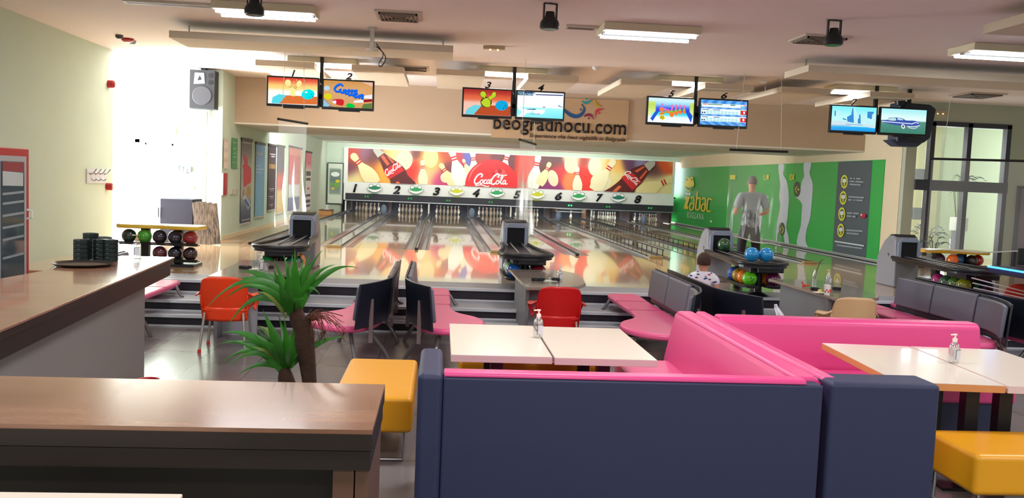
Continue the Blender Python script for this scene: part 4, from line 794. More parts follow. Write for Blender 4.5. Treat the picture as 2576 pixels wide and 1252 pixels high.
wallbox('glass_shelf','thin green-edged glass shelf on the bright wall left of the cable duct','shelf',(438,407,488,410),mcol(70,150,136,0.1),0.25)
sh=MB()
for i,x in enumerate((446,456,466,476)): p=gy(x,424+i*3%7,19.46); sh.box(p.x-0.035,p.x+0.035,19.44,19.5,p.z-0.06,p.z+0.06)
tag(sh.obj('shelf_fittings',mcol(190,190,196,0.3)),'small grey fittings below the glass shelf on the bright wall','fittings')
wallbox('switch_box','small white junction box where the loudspeaker cable ends','switch',(462,298,469,306),WHITE); wallbox('switch_box','pale wall socket below the glass shelf beside the duct','socket',(466,466,488,478),WHITE)
def onleft(name,lab,cat,px,m,d):
    a=gx(px[0],px[1],-6.1);b=gx(px[2],px[3],-6.1); return a,b
for (px,py,w,h,lab) in ((272,211,0.22,0.17,'red alarm sounder high on the left wall at its end'),(268,469,0.2,0.16,'red and white alarm button low on the left wall beside the coat rack')):
    p=gx(px,py,-6.1); t=thing('alarm_sounder',lab,'alarm',(-6.1,p.y,p.z)); MB().lathe([(h/2.4,0),(h/2.4,0.1),(h/2.8,0.11),(0,0.11)],(0,0,0),16,'x').obj('alarm_body',mcol(176,36,44,0.4),t,smooth=True); MB().lathe([(h/2*0.5,0.11),(h/2*0.5,0.12),(0,0.12)],(0,0,0),12,'x').obj('alarm_face',mcol(220,210,200) if py>400 else mcol(140,26,30),t)
cr0=gx(216,425,-6.1); cr1=gx(264,460,-6.1)
rk=thing('coat_rack','white wall coat rack with double steel hooks at the end of the left wall','coat rack',(-6.1,(cr0.y+cr1.y)/2,cr1.z))
hh=cr0.z-cr1.z; ww=cr1.y-cr0.y
MB().box(0,0.02,-ww/2,ww/2,0,hh*1.02).obj('back_board',mcol(206,204,210,0.5),rk)
for i in range(4):
    y=-ww/2+ww*(i+0.5)/4; MB().tube(cr([(0.02,y,hh*0.72),(0.06,y,hh*0.68),(0.1,y,hh*0.8),(0.14,y,hh*1.05)],4),0.012,6).tube([(0.02,y,hh*0.7),(0.05,y,hh*0.62)],0.012,6).obj('coat_hook',STEEL,rk)
for i in range(3):
    y=-ww/2+ww*(i+1)/4; MB().tube(cr([(0.02,y,hh*0.4),(0.04,y,hh*0.22),(0.08,y,hh*0.22),(0.09,y,hh*0.32)],4),0.012,6).obj('lower_hook',STEEL,rk)
bxp=gy(420,500,18.9); b2=gy(500,550,18.9)
sb=thing('subwoofer','big black speaker box standing by the wall behind the left ball rack','loudspeaker',((bxp.x+b2.x)/2,18.8,APP)); w=(b2.x-bxp.x)/2
MB().box(-w,w,-0.35,0.35,0,bxp.z-APP+0.02).obj('speaker_case',mcol(34,34,50,0.7),sb,bevel=0.01); MB().tube([(-w-0.03,-0.36,0.5),(-w-0.03,-0.36,0.7)],0.015,6).obj('side_handle',BLACK,sb)
for i in range(4):
    a=gy(484+i*13,507+i*2,18.5-i*0.12); t=MB().box(-0.02,0.26,-0.02,0.02,0,a.z-APP).obj('mottled_board',wood_mat('mottled_board',srgb(26,20,22),srgb(128,112,96),0.7,30,9,sz=5) if i==0 else MATS['mottled_board']); t.location=(a.x,18.5-i*0.12,APP); t.rotation_euler=(0,R(-6 if i else -4),0)
    tag(t,'tall mottled board leaning by the column, %s of four from the left'%('first','second','third','last')[i],'board','mottled boards by the column')
# fridge
fd=thing('drinks_fridge','tall red-framed drinks fridge with glass door against the left wall','fridge',(-5.75,11.75,0)); fz=gx(77,375,-5.4); Yr=fz.y
MB().box(-6.08,-5.42,Yr-0.95,Yr,0.0,fz.z).obj('fridge_body',mcol(190,34,42,0.35),fd,world=True,bevel=0.01)
MB().box(-5.42,-5.4,Yr-0.85,Yr-0.12,0.2,fz.z-0.1).obj('door_frame',mcol(176,180,184,0.3),fd,world=True)
FG=mat('fridge_glass',srgb(70,84,92),0.08); MB().box(-5.4,-5.39,Yr-0.8,Yr-0.2,0.3,fz.z-0.17).obj('door_glass',FG,fd,world=True)
MB().tube([(-5.4,Yr-0.1,1.2),(-5.34,Yr-0.1,1.22),(-5.34,Yr-0.1,1.3),(-5.4,Yr-0.1,1.32)],0.014,8).obj('door_handle',WHITE,fd,world=True)
fm=lambda x:(lambda p:V((x,p[0],p[1])))
art('shelf_strip',mcol(150,162,170,0.3),fd,fm(-5.387),[[(Yr-0.78,z),(Yr-0.22,z+0.02),(Yr-0.22,z+0.05),(Yr-0.78,z+0.03)] for z in (0.72,0.95,1.1,1.25,1.4,1.52)])  # pale strips drawn over the door glass
art('door_label',mcol(196,206,206,0.4),fd,fm(-5.386),[[(Yr-0.78,1.64),(Yr-0.24,1.63),(Yr-0.24,1.8),(Yr-0.78,1.82)]]); art('door_banner',mcol(150,44,60,0.4),fd,fm(-5.386),[[(Yr-0.78,1.82),(Yr-0.22,1.81),(Yr-0.22,fz.z-0.18),(Yr-0.78,fz.z-0.18)]])
# ---------------------------------------------------------------- bowling balls
balls={}
HOLE=mcol(16,14,18,0.6)
def ball(loc,c,lab,grp,holes=False,rz=0.0):
    k=c+(holes,)
    if k not in balls:
        t=thing('bowling_ball',lab,'bowling ball'); m=mat('ball_%d_%d_%d'%c,srgb(*c),0.12,coat=0.7,vary=0.35,vscale=16)
        bb=MB().sph((0,0,0),0.108,n=28,m=16).obj('ball_body',m,t,smooth=True)
        if holes:
            for dx,dz in ((-0.015,0.02),(0.018,0.012),(0.0,-0.02)):
                d=V((dx,-0.105,dz)).normalized()*0.1075; q=d.to_track_quat('Z','Y').to_matrix().to_4x4()
                b=MB(); L=MB().lathe([(0.0095,0),(0.0095,0.0015),(0,0.0015)],n=12); b.add([Matrix.Translation(d)@q@V(v) for v in L.v],L.f); b.obj('finger_hole',HOLE,bb)
        balls[k]=t
    else: t=dup(balls[k])
    t.location=loc; t.rotation_euler=(0,0,rz); t['label']=lab; t['group']=grp; return t
# ---------------------------------------------------------------- ball returns
HOOD=mat('hood_grey',srgb(142,143,150),0.4); HOODF=mat('hood_blue_grey',srgb(128,138,156),0.35)
def ball_return(cx,lab):
    t=thing('ball_return',lab,'ball return',(cx,14.3,APP),0,'ball returns')
    prof=[(0,0),(0.02,0.62),(0.05,0.8),(0.13,0.87),(0.26,0.87),(0.42,0.78),(0.58,0.58),(0.64,0.48),(0.64,0)]
    hd=MB().prism(prof,-0.215,0.215,'x').obj('hood',HOOD,t,bevel=0.03,seg=3)
    MB().prism([(0.08,0.86),(0.16,0.895),(0.28,0.885),(0.38,0.82),(0.32,0.82),(0.14,0.87)],-0.18,0.18,'x').obj('hood_cap',BLACK,hd,bevel=0.008)
    MB().prism([(-0.19,0.45),(-0.2,0.76),(-0.12,0.84),(0.12,0.84),(0.2,0.76),(0.19,0.45),(0.14,0.45),(0.14,0.77),(-0.14,0.77),(-0.14,0.45)],-0.035,0.02,'y').obj('hood_frame',HOODF,t,bevel=0.006)
    MB().box(-0.145,0.145,-0.012,0.02,0.45,0.77).obj('ball_opening',DARK,hd)
    for s in (-1,1): MB().prism([(s*0.14,0.45),(s*0.19,0.56),(s*0.06,0.45)],-0.05,-0.036,'y').obj('guide_flap',mcol(150,148,140),t)
    for s in (-1,1): MB().prism([(0.2,0.56),(0.28,0.57),(0.24,0.5)],s*0.2165,s*0.219,'x').obj('side_emblem',mcol(90,84,100),hd)
    out=cr([(-0.22,0.1),(-0.25,-0.7),(-0.3,-1.2),(-0.37,-1.7),(-0.34,-2.0),(-0.18,-2.18),(0,-2.22),(0.18,-2.18),(0.34,-2.0),(0.37,-1.7),(0.3,-1.2),(0.25,-0.7),(0.22,0.1)],5)
    ud=MB().prism(out,0.44,0.49).obj('upper_deck',mcol(44,42,50,0.3),t)
    MB().tube([(x,y,0.5) for x,y in out],0.03,10).obj('deck_rim',BLACK,ud,smooth=True)
    for s in (-0.09,0.09): MB().tube([(s,0,0.53),(s,-0.8,0.515),(s,-1.6,0.502)],0.012,6).obj('guide_rail',STEEL,ud)
    MB().box(-0.2,0.2,-2.0,-1.5,0.35,0.44).box(-0.12,0.26,-2.1,-1.9,0.37,0.44).obj('drive_box',mcol(28,28,34,0.4),t,bevel=0.01)
    MB().lathe([(0.15,0.008),(0.15,0.02),(0.06,0.06),(0.055,0.35)],(0,-1.8,0),20).obj('front_pole',mcol(24,24,30,0.3),t,smooth=True)
    MB().lathe([(0.06,0.0),(0.05,0.44)],(0,-0.9,0),16).obj('rear_pole',mcol(24,24,30,0.3),t,smooth=True)
    for s in (-1,1):
        MB().prism(cr([(s*0.07,-0.9),(s*0.07,-1.6),(s*0.06,-1.95),(s*0.15,-2.08),(s*0.28,-2.0),(s*0.3,-1.6),(s*0.28,-0.9)],4),0.14,0.155).obj('lower_tray',BLACK,t)
        MB().tube(cr([(s*0.29,-0.88,0.175),(s*0.31,-1.6,0.175),(s*0.29,-2.02,0.175),(s*0.16,-2.1,0.175),(s*0.06,-2.0,0.175)],5),0.016,8).obj('tray_rim',BLACK,t,smooth=True)
    return t
RX=(-2.18,1.24,4.66,7.9); names=('first ball return from the left, behind the palm plant','second ball return, beside the centre hanging sheet','third ball return, behind the seated boy','fourth ball return at far right before the window')
for x,n in zip(RX,names): ball_return(x,'grey hooded '+n)
def on(x,i,side,c,what,k,holes=False,y=None,z=0.157+0.108,dx=0.178):
    ball((RX[k]+side*dx,14.3+(y if y is not None else -1.93+0.222*i),APP+z),c,what,'balls on ball return %d'%(k+1),holes)
G1='on the lower tray of the first ball return behind the palm'
on(0,0,-1,(40,130,60),'bright green ball '+G1,0); on(0,1,-1,(200,40,70),'crimson ball '+G1,0); on(0,2,-1,(60,40,90),'dark violet ball '+G1,0)
on(0,0,1,(14,110,70),'dark green ball '+G1,0); on(0,1,1,(30,40,50),'black ball '+G1,0); on(0,2,1,(240,140,30),'orange ball '+G1,0)
G2='on the lower tray of the second ball return'
for i,(c,n) in enumerate((((26,84,160),'blue ball nearest the table '),((70,190,40),'lime green ball '),((30,90,120),'teal ball '),((40,60,90),'dark slate blue ball '))): on(0,i,-1,c,n+G2,1)
for i,(c,n) in enumerate((((110,20,30),'dark red ball nearest the table '),((60,30,70),'purple ball '),((210,40,50),'bright red ball '))): on(0,i,1,c,n+G2,1)
G3='on the lower tray of the third ball return'
for i,(c,n,h) in enumerate((((90,190,30),'lime green ball with finger holes ',1),((240,120,30),'orange ball with finger holes ',1),((180,140,30),'mustard gold ball ',0),((50,100,190),'royal blue ball ',0))): on(0,i,-1,c,n+G3,2,bool(h))
on(0,0,1,(90,20,60),'plum purple ball '+G3,2); on(0,1,1,(250,130,30),'orange ball behind the plum one '+G3,2); on(0,2,1,(40,190,80),'bright green ball behind the pole '+G3,2); on(0,3,1,(226,50,60),'red ball at the back '+G3,2)
ball((RX[2]-0.1,12.55,APP+0.492+0.108),(30,140,205),'left of the two sky blue balls on top of the third ball return','two blue balls'); ball((RX[2]+0.125,12.58,APP+0.492+0.108),(32,142,206),'right of the two sky blue balls on top of the third ball return','two blue balls')
ball((RX[2]+0.0,14.14,APP+0.49+0.14),(44,84,50),'dark mottled green ball coming out of the third ball return hood','ball in the hood opening')
G4='on the lower tray of the fourth ball return'
for i,(c,n) in enumerate((((120,120,20),'olive yellow ball nearest the bench '),((70,110,40),'moss green ball '),((50,90,60),'dark green ball '),((170,30,110),'magenta ball '))): on(0,i,-1,c,n+G4,3)
for i,(c,n) in enumerate((((20,40,50),'black ball nearest the bench '),((20,150,80),'emerald ball '),((200,60,60),'coral red ball '))): on(0,i,1,c,n+G4,3)
# ---------------------------------------------------------------- yellow-topped ball racks
YEL=mat('yellow_board',srgb(222,186,70),0.25)
def rack(cx,cy,z0,H,lab,tiers,yc=YEL):
    t=thing('ball_rack',lab,'ball rack',(cx,cy,z0),0,'yellow-topped ball racks')
    top=cr([(-0.62,-0.2),(-0.3,-0.24),(0,-0.2),(0.3,-0.3),(0.55,-0.32),(0.63,-0.2),(0.62,0.2),(0.3,0.26),(0,0.2),(-0.4,0.26),(-0.62,0.18)],4,True)
    MB().prism(top,H-0.06,H).obj('yellow_top',yc,t,bevel=0.02,seg=3)
    for x in (-0.25,0.25): MB().box(x-0.06,x+0.06,-0.04,0.06,0,H-0.06).obj('rack_post',mcol(20,22,30,0.4),t)
    MB().box(-0.55,0.55,-0.25,0.25,0,0.04).obj('rack_base',BLACK,t)
    for z in tiers:
        MB().box(-0.58,0.58,-0.2,-0.19+0.16,z-0.02,z).obj('ball_tray',BLACK,t); MB().tube([(-0.6,-0.22,z+0.015),(0.6,-0.22,z+0.015)],0.014,6).obj('tray_lip',BLACK,t)
    return t
p=gy(398,566,13.9); Hl=p.z-APP; LRX=p.x
rack(p.x,14.1,APP,Hl,'ball rack with pale yellow wavy top, in the bright entrance at left',(Hl-0.29,Hl-0.54))
gl="of the left yellow-topped rack"
for z,lst in ((Hl-0.29,(((24,52,44),'dark green ball at the left end'),((70,160,50),'bright green ball with orange side'),((36,36,48),'black ball right of the green one'),((44,44,60),'dark slate ball'),((150,44,50),'dark red ball at the right end'))),(Hl-0.54,(((90,40,50),'maroon ball at the middle left'),((30,32,44),'black ball at the middle'),((52,34,40),'very dark brown ball at the right')))):
    for i,(c,n) in enumerate(lst): ball((LRX-0.46+0.23*(i if len(lst)==5 else i+2)-0.0,13.99,APP+z+0.106),c,n+(' of the upper tray ' if len(lst)==5 else ' of the lower tray ')+gl,'balls on the left rack')
p=gy(2406,630,15.7); Hr=p.z-APP; RRX=p.x
rack(p.x,15.9,APP,Hr,'ball rack with deep yellow wavy top, before the right tall window',(Hr-0.29,),mat('deep_yellow_board',srgb(214,164,40),0.3))
for i,(c,n) in enumerate((((60,40,56),'dark plum ball'),((236,110,40),'orange ball'),((40,100,150),'blue ball'),((40,30,40),'black ball'),((190,40,44),'red ball at the end'))): ball((RRX-0.2+0.19*i,15.79+(0.0 if i%2 else 0.12),APP+Hr-0.29+0.106),c,n+' under the yellow top of the right rack','balls on the right rack')
o=MB().box(-0.13,0.13,-0.02,0.02,0,0.2).obj('paper_box',WHITE); o.location=(RRX-0.4,16.0,APP+Hr-0.34); tag(o,'white square card under the right yellow rack top','card')
# ---------------------------------------------------------------- curved pink benches
PINK=mat('pink_leather',srgb(226,92,140),0.32,bump=(180,0.03)); PADG=mat('grey_leather',srgb(96,96,110),0.4,bump=(180,0.03)); SHELL=mat('navy_shell',srgb(24,26,38),0.35); LEG=mat('grey_leg',srgb(112,108,108),0.35,metal=0.4)
def bench(X0,s,lab):
    t=thing('curved_bench',lab,'bench',(X0,10.4,0),0,'curved pink benches')
    m=lambda p:(X0+s*p[0],p[1])
    seat=[(.08,12.1),(.3,12.13),(.5,12.05),(.52,11.2),(.52,10.35),(.6,9.95),(.8,9.65),(.87,9.3),(.74,8.95),(.45,8.78),(.2,8.95),(.09,9.5),(.08,10.4),(.08,11.3)]
    sp=cr([m(p) for p in seat],4,True)
    se_=MB().prism(sp,0.38,0.45).obj('seat',PINK,t,world=True,bevel=0.03,seg=3)
    for y in (10.55,11.35): MB().box(min(X0+s*.09,X0+s*.52),max(X0+s*.09,X0+s*.52),y-.006,y+.006,.449,.453).obj('seat_seam',mcol(170,60,100),se_,world=True)
    def pad(pts,h0,h1,th,nm,mt,lean=0.04,r=0.02):
        b=MB();P=cr([m(p) for p in pts],6)
        n=len(P);vs=[];fs=[]
        for i,(x,y) in enumerate(P):
            a=P[max(i-1,0)];c=P[min(i+1,n-1)];dx,dy=c[0]-a[0],c[1]-a[1];l=sqrt(dx*dx+dy*dy);nx,ny=dy/l,-dx/l
            for k,(o,z) in enumerate(((-th/2,h0),(th/2,h0),(th/2,h1),(-th/2,h1))):
                q=(lean*(z-h0)/(h1-h0))*(-s); vs.append((x+nx*o+q,y+ny*o,z))
        for i in range(n-1):
            for k in range(4): fs.append((i*4+k,i*4+(k+1)%4,(i+1)*4+(k+1)%4,(i+1)*4+k))
        fs+=[(0,1,2,3),tuple((n-1)*4+k for k in range(4))]
        b.add(vs,fs); return b.obj(nm,mt,t,world=True,bevel=r,seg=3,smooth=True)
    pad([(.085,11.35),(.085,10.5)],.52,.88,.05,'back_pad',PADG); pad([(.085,10.47),(.085,9.6)],.52,.88,.05,'back_pad',PADG)
    pad([(.085,9.57),(.11,9.3),(.2,8.98),(.34,8.7)],.52,.86,.045,'curved_pad',PADG)
    bs=pad([(.05,11.37),(.05,9.6),(.075,9.28),(.17,8.95),(.32,8.64)],.44,.89,.02,'back_shell',SHELL,r=0.006)
    for q in ((.03,10.9),(.03,9.9),(.18,8.88)):
        x,y=m(q); MB().box(x-.02,x+.02,y-.035,y+.035,.28,.72).obj('back_bracket',mcol(110,92,92,0.35),bs,world=True)
    for (a,b_) in (((.2,11.8),(-.02,11.7)),((.45,11.8),(.62,11.75)),((.2,10.5),(-.02,10.45)),((.45,10.4),(.66,10.35)),((.25,9.3),(.02,9.35)),((.66,9.35),(.86,9.3)),((.4,9.0),(.3,8.75))):
        zb=0.0 if a[1]<11.1 else 0.14 if a[1]<11.46 else 0.27
        if a[1]>11.46: zb=0.27
        x0,y0=m(a);x1,y1=m(b_)
        MB().tube(cr([(x0,y0,.39),(x0+(x1-x0)*.35,y0+(y1-y0)*.35,(.39+zb)*.62),(x0+(x1-x0)*.8,y0+(y1-y0)*.8,zb+(.39-zb)*.25),(x1,y1,zb)],4),.022,8).obj('leg',LEG,t,world=True,smooth=True)
    return t
bench(-3.92,1,'pink curved bench showing only its end past the far counter at left')
bench(-.47,-1,'pink curved bench left of the centre back-to-back pair'); bench(-.35,1,'pink curved bench right of the centre back-to-back pair')
bench(2.86,-1,'pink curved bench with grey back pads, behind the tall pink booth corner'); bench(3.0,1,'bench with navy back shell where the boy sits, backing the grey pads')
bench(6.22,-1,'pink curved bench with three grey back pads at right before the fourth ball return'); bench(6.4,1,'pink bench end at the right edge of the view, behind the grey-padded bench')
# ---------------------------------------------------------------- score tables
TOPG=mat('grey_taupe_top',srgb(136,124,114),0.16,coat=0.4); SLAB=mat('grey_slab',srgb(120,118,122),0.5)
def score_table(x,lab,dy=0):
    t=thing('score_table',lab,'table',(x,11,0),0,'grey score tables')
    top=[(0,11.9+dy),(-.02,12.05+dy),(.75,12.08+dy),(.86,11.8+dy),(.88,11.2+dy),(.82,10.6+dy),(.66,10.25+dy),(.42,10.1+dy),(.04,10.06+dy)]
    MB().prism([(x+a,b) for a,b in top],.71,.75).obj('table_top',TOPG,t,world=True,bevel=.008)
    MB().box(x+.06,x+.1,10.3+dy,11.8+dy,.0 if dy<-.4 else .0,.71).obj('side_slab',SLAB,t,world=True); MB().box(x+.1,x+.5,10.55+dy,10.59+dy,0,.71).obj('cross_slab',mcol(150,150,158),t,world=True); MB().box(x+.1,x+.34,10.6+dy,11.0+dy,.16,.19).obj('foot_shelf',SLAB,t,world=True)
score_table(-2.62,'grey score table with rounded corner behind the orange chair',0.05); score_table(.98,'grey score table behind the red chair at centre'); score_table(4.6,'grey score table with drinks behind the beige chair',-.15)
# ---------------------------------------------------------------- small table ware
def lathething(name,prof,m,loc,lab,cat,grp=None,n=20):
    o=MB().lathe(prof,n=n).obj(name,m,smooth=True); o.location=loc; return tag(o,lab,cat,grp)
ASH=[(0.05,0),(0.055,0.0),(0.057,0.035),(0.045,0.035),(0.04,0.012),(0,0.012)]
CLR=bpy.data.materials.new('clear_bottle'); CLR.use_nodes=True; clear(CLR,0.25,(0.93,0.95,0.95,1),0.08,0.04)
def sanitizer(loc,s,lab,grp='clear pump bottles',cap=None):
    t=thing('pump_bottle',lab,'bottle',loc,0.3,grp); t.scale=(s,s,s)
    MB().lathe([(0.028,0),(0.033,0.004),(0.033,0.1),(0.028,0.122),(0.014,0.135),(0.013,0.145)],n=20).obj('bottle_body',CLR,t,smooth=True); bo=t.children[0]
    MB().box(-0.02,0.02,-0.0345,-0.0335,0.03,0.09).obj('bottle_label',mcol(206,206,212,0.4),bo); MB().box(-0.022,-0.018,-0.0352,-0.0342,0.028,0.092).box(-0.022,0.022,-0.0352,-0.0342,0.09,0.093).obj('label_border',mcol(50,46,70),bo)
    c=cap or mcol(236,226,214,0.4)
    MB().lathe([(0.015,0.14),(0.015,0.162),(0.006,0.165),(0.005,0.182),(0.012,0.184),(0.012,0.192),(0,0.193)],n=14).box(-0.036,0.004,-0.005,0.005,0.184,0.191).obj('pump_cap',c,t,smooth=True)
    MB().tube([(0,0,0.14),(0,0,0.02)],0.003,6).obj('dip_tube',mcol(220,220,220),t); return t
def card(x,y,z,lab,rz=.3):
    o=MB().box(-.09,.09,-.06,.06,0,.006).obj('paper_card',mcol(206,214,196),bevel=0); o.location=(x,y,z); o.rotation_euler=(0,0,rz); tag(o,lab,'card','white and green cards')
def stand(x,y,z,h,lab):
    t=thing('menu_stand',lab,'menu stand',(x,y,z),0,'clear upright menu stands'); MB().box(-.03,.03,-.004,.004,0.004,h).obj('upright_sheet',CLR,t); MB().box(-.04,.04,-.03,.03,0,.004).obj('stand_foot',mcol(200,204,206,.3),t)
TZ=.75
def spt(px,py): p=gz(px,py,TZ); return p.x,p.y,TZ
n2='on the grey table behind the red chair'; n1='on the grey table behind the orange chair'; n3='on the right grey table before the beige chair'
for px,py,l in ((612,675,'left of the card '+n1),(622,676,'touching the card '+n1),(678,675,'right end '+n1),(1346,706,'leftmost '+n2),(1360,706,'beside the leftmost '+n2),(1397,706,'by the bottle '+n2),(2050,730,'behind the plate '+n3),(2104,729,'right end '+n3)):
    lathething('ashtray',ASH,BLACK,spt(px,py),'small black ashtray '+l,'ashtray','black ashtrays on score tables')
card(*spt(644,676),'white and green card '+n1); card(*spt(1380,706),'white and green card '+n2)
stand(*spt(651,671),.2,'thin clear upright menu stand '+n1); stand(*spt(1388,699),.2,'thin clear upright menu stand '+n2)
sanitizer(spt(657,678),1.0,'clear pump bottle with dark label '+n1); sanitizer(spt(1408,706),1.0,'clear pump bottle '+n2)
lathething('drinking_glass',[(.03,0),(.035,.1),(.032,.1),(.027,.005),(0,.005)],CLR,spt(668,682),'small clear glass beside the pump bottle '+n1,'glass')
def softdrink(px,py):
    x,y,z=spt(px,py); t=thing('glass_bottle','clear glass drink bottle with long straw '+n3,'bottle',(x,y,z)); MB().lathe([(.028,0),(.03,.06),(.024,.09),(.03,.12),(.012,.17),(.012,.2)],n=18).obj('bottle_body',CLR,t,smooth=True)
    MB().tube([(0,0,.04),(.03,0,.2),(.06,0,.3),(.1,0,.33)],.005,6).obj('straw',mcol(50,46,46),t)
softdrink(2048,714)
sanitizer(spt(2083,716),1.05,'clear pump bottle with peach pump '+n3,cap=mcol(226,180,160,.4))
t=thing('paper_cup','white paper cup with red pattern '+n3,'cup',spt(2080,742)); MB().lathe([(.03,0),(.042,.12),(.045,.122),(.04,.124),(.028,.006),(0,.006)],n=20).obj('cup_body',mcol(232,224,220,.5),t,smooth=True)
b=MB()
for i in range(5): a=-pi/2+(i-2)*.5; b.sph((.0385*cos(a),.0385*sin(a),.045+.02*(i%2)),.011,(1,.5,1),10,6)
b.obj('red_pattern',mcol(206,50,40),t)
lathething('saucer',[(.02,0),(.07,.012),(.072,.016),(.02,.006),(0,.006)],mcol(230,226,216,.3),spt(2060,738),'white saucer left of the paper cup '+n3,'plate')
t=MB().prism([(.0,0),(.05,.01),(.04,.03),(.01,.03)],-.015,.015,'x').obj('lemon_slice',mcol(236,200,110,.4)); x,y,z=spt(2064,738); t.location=(x,y,z+.017); tag(t,'pale lemon wedge on the white saucer '+n3,'food')
x,y,z=spt(2018,722); t=MB().tube([(0,0,.01),(.03,0,.03),(.07,.0,.02),(.1,0,.03)],.012,6).tube([(0.02,0,.02),(-.01,0,.07)],.01,6).tube([(.05,0,.02),(.02,-.02,0.01)],.01,6).obj('crumpled_wrapper',mcol(206,70,50)); t.location=(x,y,z); tag(t,'crumpled orange-red wrapper '+n3,'wrapper')
# ---------------------------------------------------------------- plastic armchairs
def chair(x,y,rz,c,lab,tips=(206,50,40),zb=0.0):
    t=thing('plastic_chair',lab,'chair',(x,y,zb),rz,'plastic armchairs'); m=mcol(*c,.35)
    def back(u,v):
        a=(u-.5)*2; w=.25-.035*v+.015*sin(pi*v); z=.46+.36*v-.025*a**4*ss(.8,1,v)*1.5; yy=-.2-.09*v+.1*a*a*(1-.45*v)
        return (a*w,yy,z)
    MB().grid(back,16,12).obj('backrest',m,t,smooth=True,solid=.012,norm=False,bevel=0)
    def seat(u,v):
        a=(u-.5)*2; return (a*(.24-.01*v),-.2+.46*v+.06*a*a*(1-v),.44-.02*sin(pi*v)*(1-a*a)+.01*a*a)
    MB().grid(seat,14,10).obj('seat',m,t,smooth=True,solid=.012,norm=False)
    def skirt(u,v):
        a=(u-.5)*2; return (a*(.245-.012*v),-.21+.09*a*a+.02*v,.48-.15*v+.03*a*a*v*0)
    MB().grid(skirt,12,5).obj('rear_skirt',m,t,smooth=True,solid=.01,norm=False)
    for s in (-1,1):
        def arm(u,v):
            P=cr([(.22,-.17,.66),(.27,-.1,.62),(.3,.05,.61),(.29,.2,.59),(.26,.25,.5),(.24,.23,.42)],6); i=u*(len(P)-1); k=min(int(i),len(P)-2); p=lerp(P[k],P[k+1],i-k)
            return (s*(p[0]+.035*v),p[1]-.01*v,p[2]-.03*v)
        MB().grid(arm,24,3).obj('armrest',m,t,smooth=True,solid=.012,norm=False)
        def side(u,v): return (s*(.225+.02*v+.04*u),-.17+.36*u-.0*v,.47+(.16-.03*u)*v)
        MB().grid(side,8,4).obj('side_panel',m,t,smooth=True,solid=.01,norm=False)
        for yy,yb in ((-.17,-.24),(.2,.24)):
            lg=MB().tube([(s*.2,yy,.42),(s*.235,yb,.02)],.014,10).obj('leg',mat('alu_leg',srgb(176,166,156),.3,metal=.6),t,smooth=True)
            MB().tube([(s*.234,yb,.035),(s*.236,yb,0)],.019,10).obj('leg_tip',mcol(*tips),lg)
    return t
chair(-2.28,9.78,.06,(232,64,24),'orange-red plastic armchair with bare metal legs, left of the palm plant')
chair(1.36,9.85,-.03,(196,20,22),'deep red plastic armchair behind the white table at centre')
chair(4.7,9.7,-.12,(214,176,130),'beige plastic armchair behind the pink booth at right',(120,90,70))
c=gy(2530,722,12.0); chair(c.x,11.9,.1,(226,58,34),'orange-red plastic armchair at the far right behind the grey bench',zb=0.0)
# ---------------------------------------------------------------- white tables
TOPW=mat('cream_white_top',srgb(226,212,196),.22,coat=.3); TEDGE=mat('table_edge',srgb(214,190,190),.4); TLEG=mcol(22,18,22,.4)
def wtable(x,y,w,d,rz,lab,lx=None,edge=None):
    t=thing('white_table',lab,'table',(x,y,0),rz,'white lounge tables')
    MB().box(0,w,0,d,.7,.748).obj('edge_band',edge or TEDGE,t,bevel=.003); MB().box(.001,w-.001,.001,d-.001,.748,.75).obj('table_top',TOPW,t)
    lx=lx or w*.5; MB().box(lx-.045,lx+.045,.18,.27,.02,.7).obj('table_post',TLEG,t); MB().box(lx-.045,lx+.045,d-.3,d-.21,.02,.7).obj('table_post',TLEG,t); MB().box(lx-.2,lx+.2,.1,d-.1,0,.02).obj('table_foot',TLEG,t)
wtable(.11,6.0,.7,1.31,0,'left half of the white table pair at centre, beside the yellow bench',.33); wtable(.825,5.98,.72,1.31,0,'right half of the white table pair at centre, next to the pink booth seat',.38)
wtable(3.02,5.47,.71,1.39,-.07,'left half of the white table pair in the right booth, glare on it',.6,mcol(206,140,84)); wtable(3.745,5.42,.72,1.4,-.07,'right half of the white table pair in the right booth, pump bottle on it',.1)
p=gz(1353,849,.75); sanitizer(p,1.15,'clear pump bottle in the middle of the centre white tables'); p=gz(2398,912,.75); sanitizer(p,1.12,'clear pump bottle on the right booth white table')
# ---------------------------------------------------------------- booths
BP=mat('booth_pink',srgb(214,68,130),.36,bump=(220,.03)); BN=mat('booth_navy',srgb(42,46,76),.55,bump=(260,.04)); 
b1=thing('booth_sofa','tall pink booth sofa with navy outer back, L-shaped around the centre tables','sofa',(1.1,5.5,0))
MB().box(.05,2.24,4.86,4.98,0,.85).obj('outer_back',BN,b1,world=True,bevel=.012); MB().prism([(4.865,.85),(4.865,.865),(4.88,.878),(4.97,.878),(5.0,.86),(5.06,.45),(4.98,.45),(4.98,.85)],.055,2.14,'x').obj('back_cushion',BP,b1,world=True,bevel=.02,seg=3)
MB().box(-.09,.05,4.84,5.62,0,.87).obj('end_arm',BN,b1,world=True,bevel=.035,seg=4)
MB().box(.05,2.0,5.0,5.62,.3,.45).box(1.56,2.04,5.62,7.5,.3,.45).obj('seat_cushion',BP,b1,world=True,bevel=.03,seg=3); MB().box(.07,1.98,5.0,5.58,0,.3).box(1.6,2.02,5.6,7.46,0,.3).obj('seat_plinth',BN,b1,world=True)
MB().prism([(2.02,.45),(2.1,.84),(2.13,.872),(2.26,.872),(2.275,.84),(2.275,0),(2.02,0)],4.98,7.62,'y').obj('spine_back',BP,b1,world=True,bevel=.025,seg=3)
b2=thing('booth_sofa','long pink booth sofa of the right booth with a navy end beside the front corner','sofa',(3.6,7.2,0))
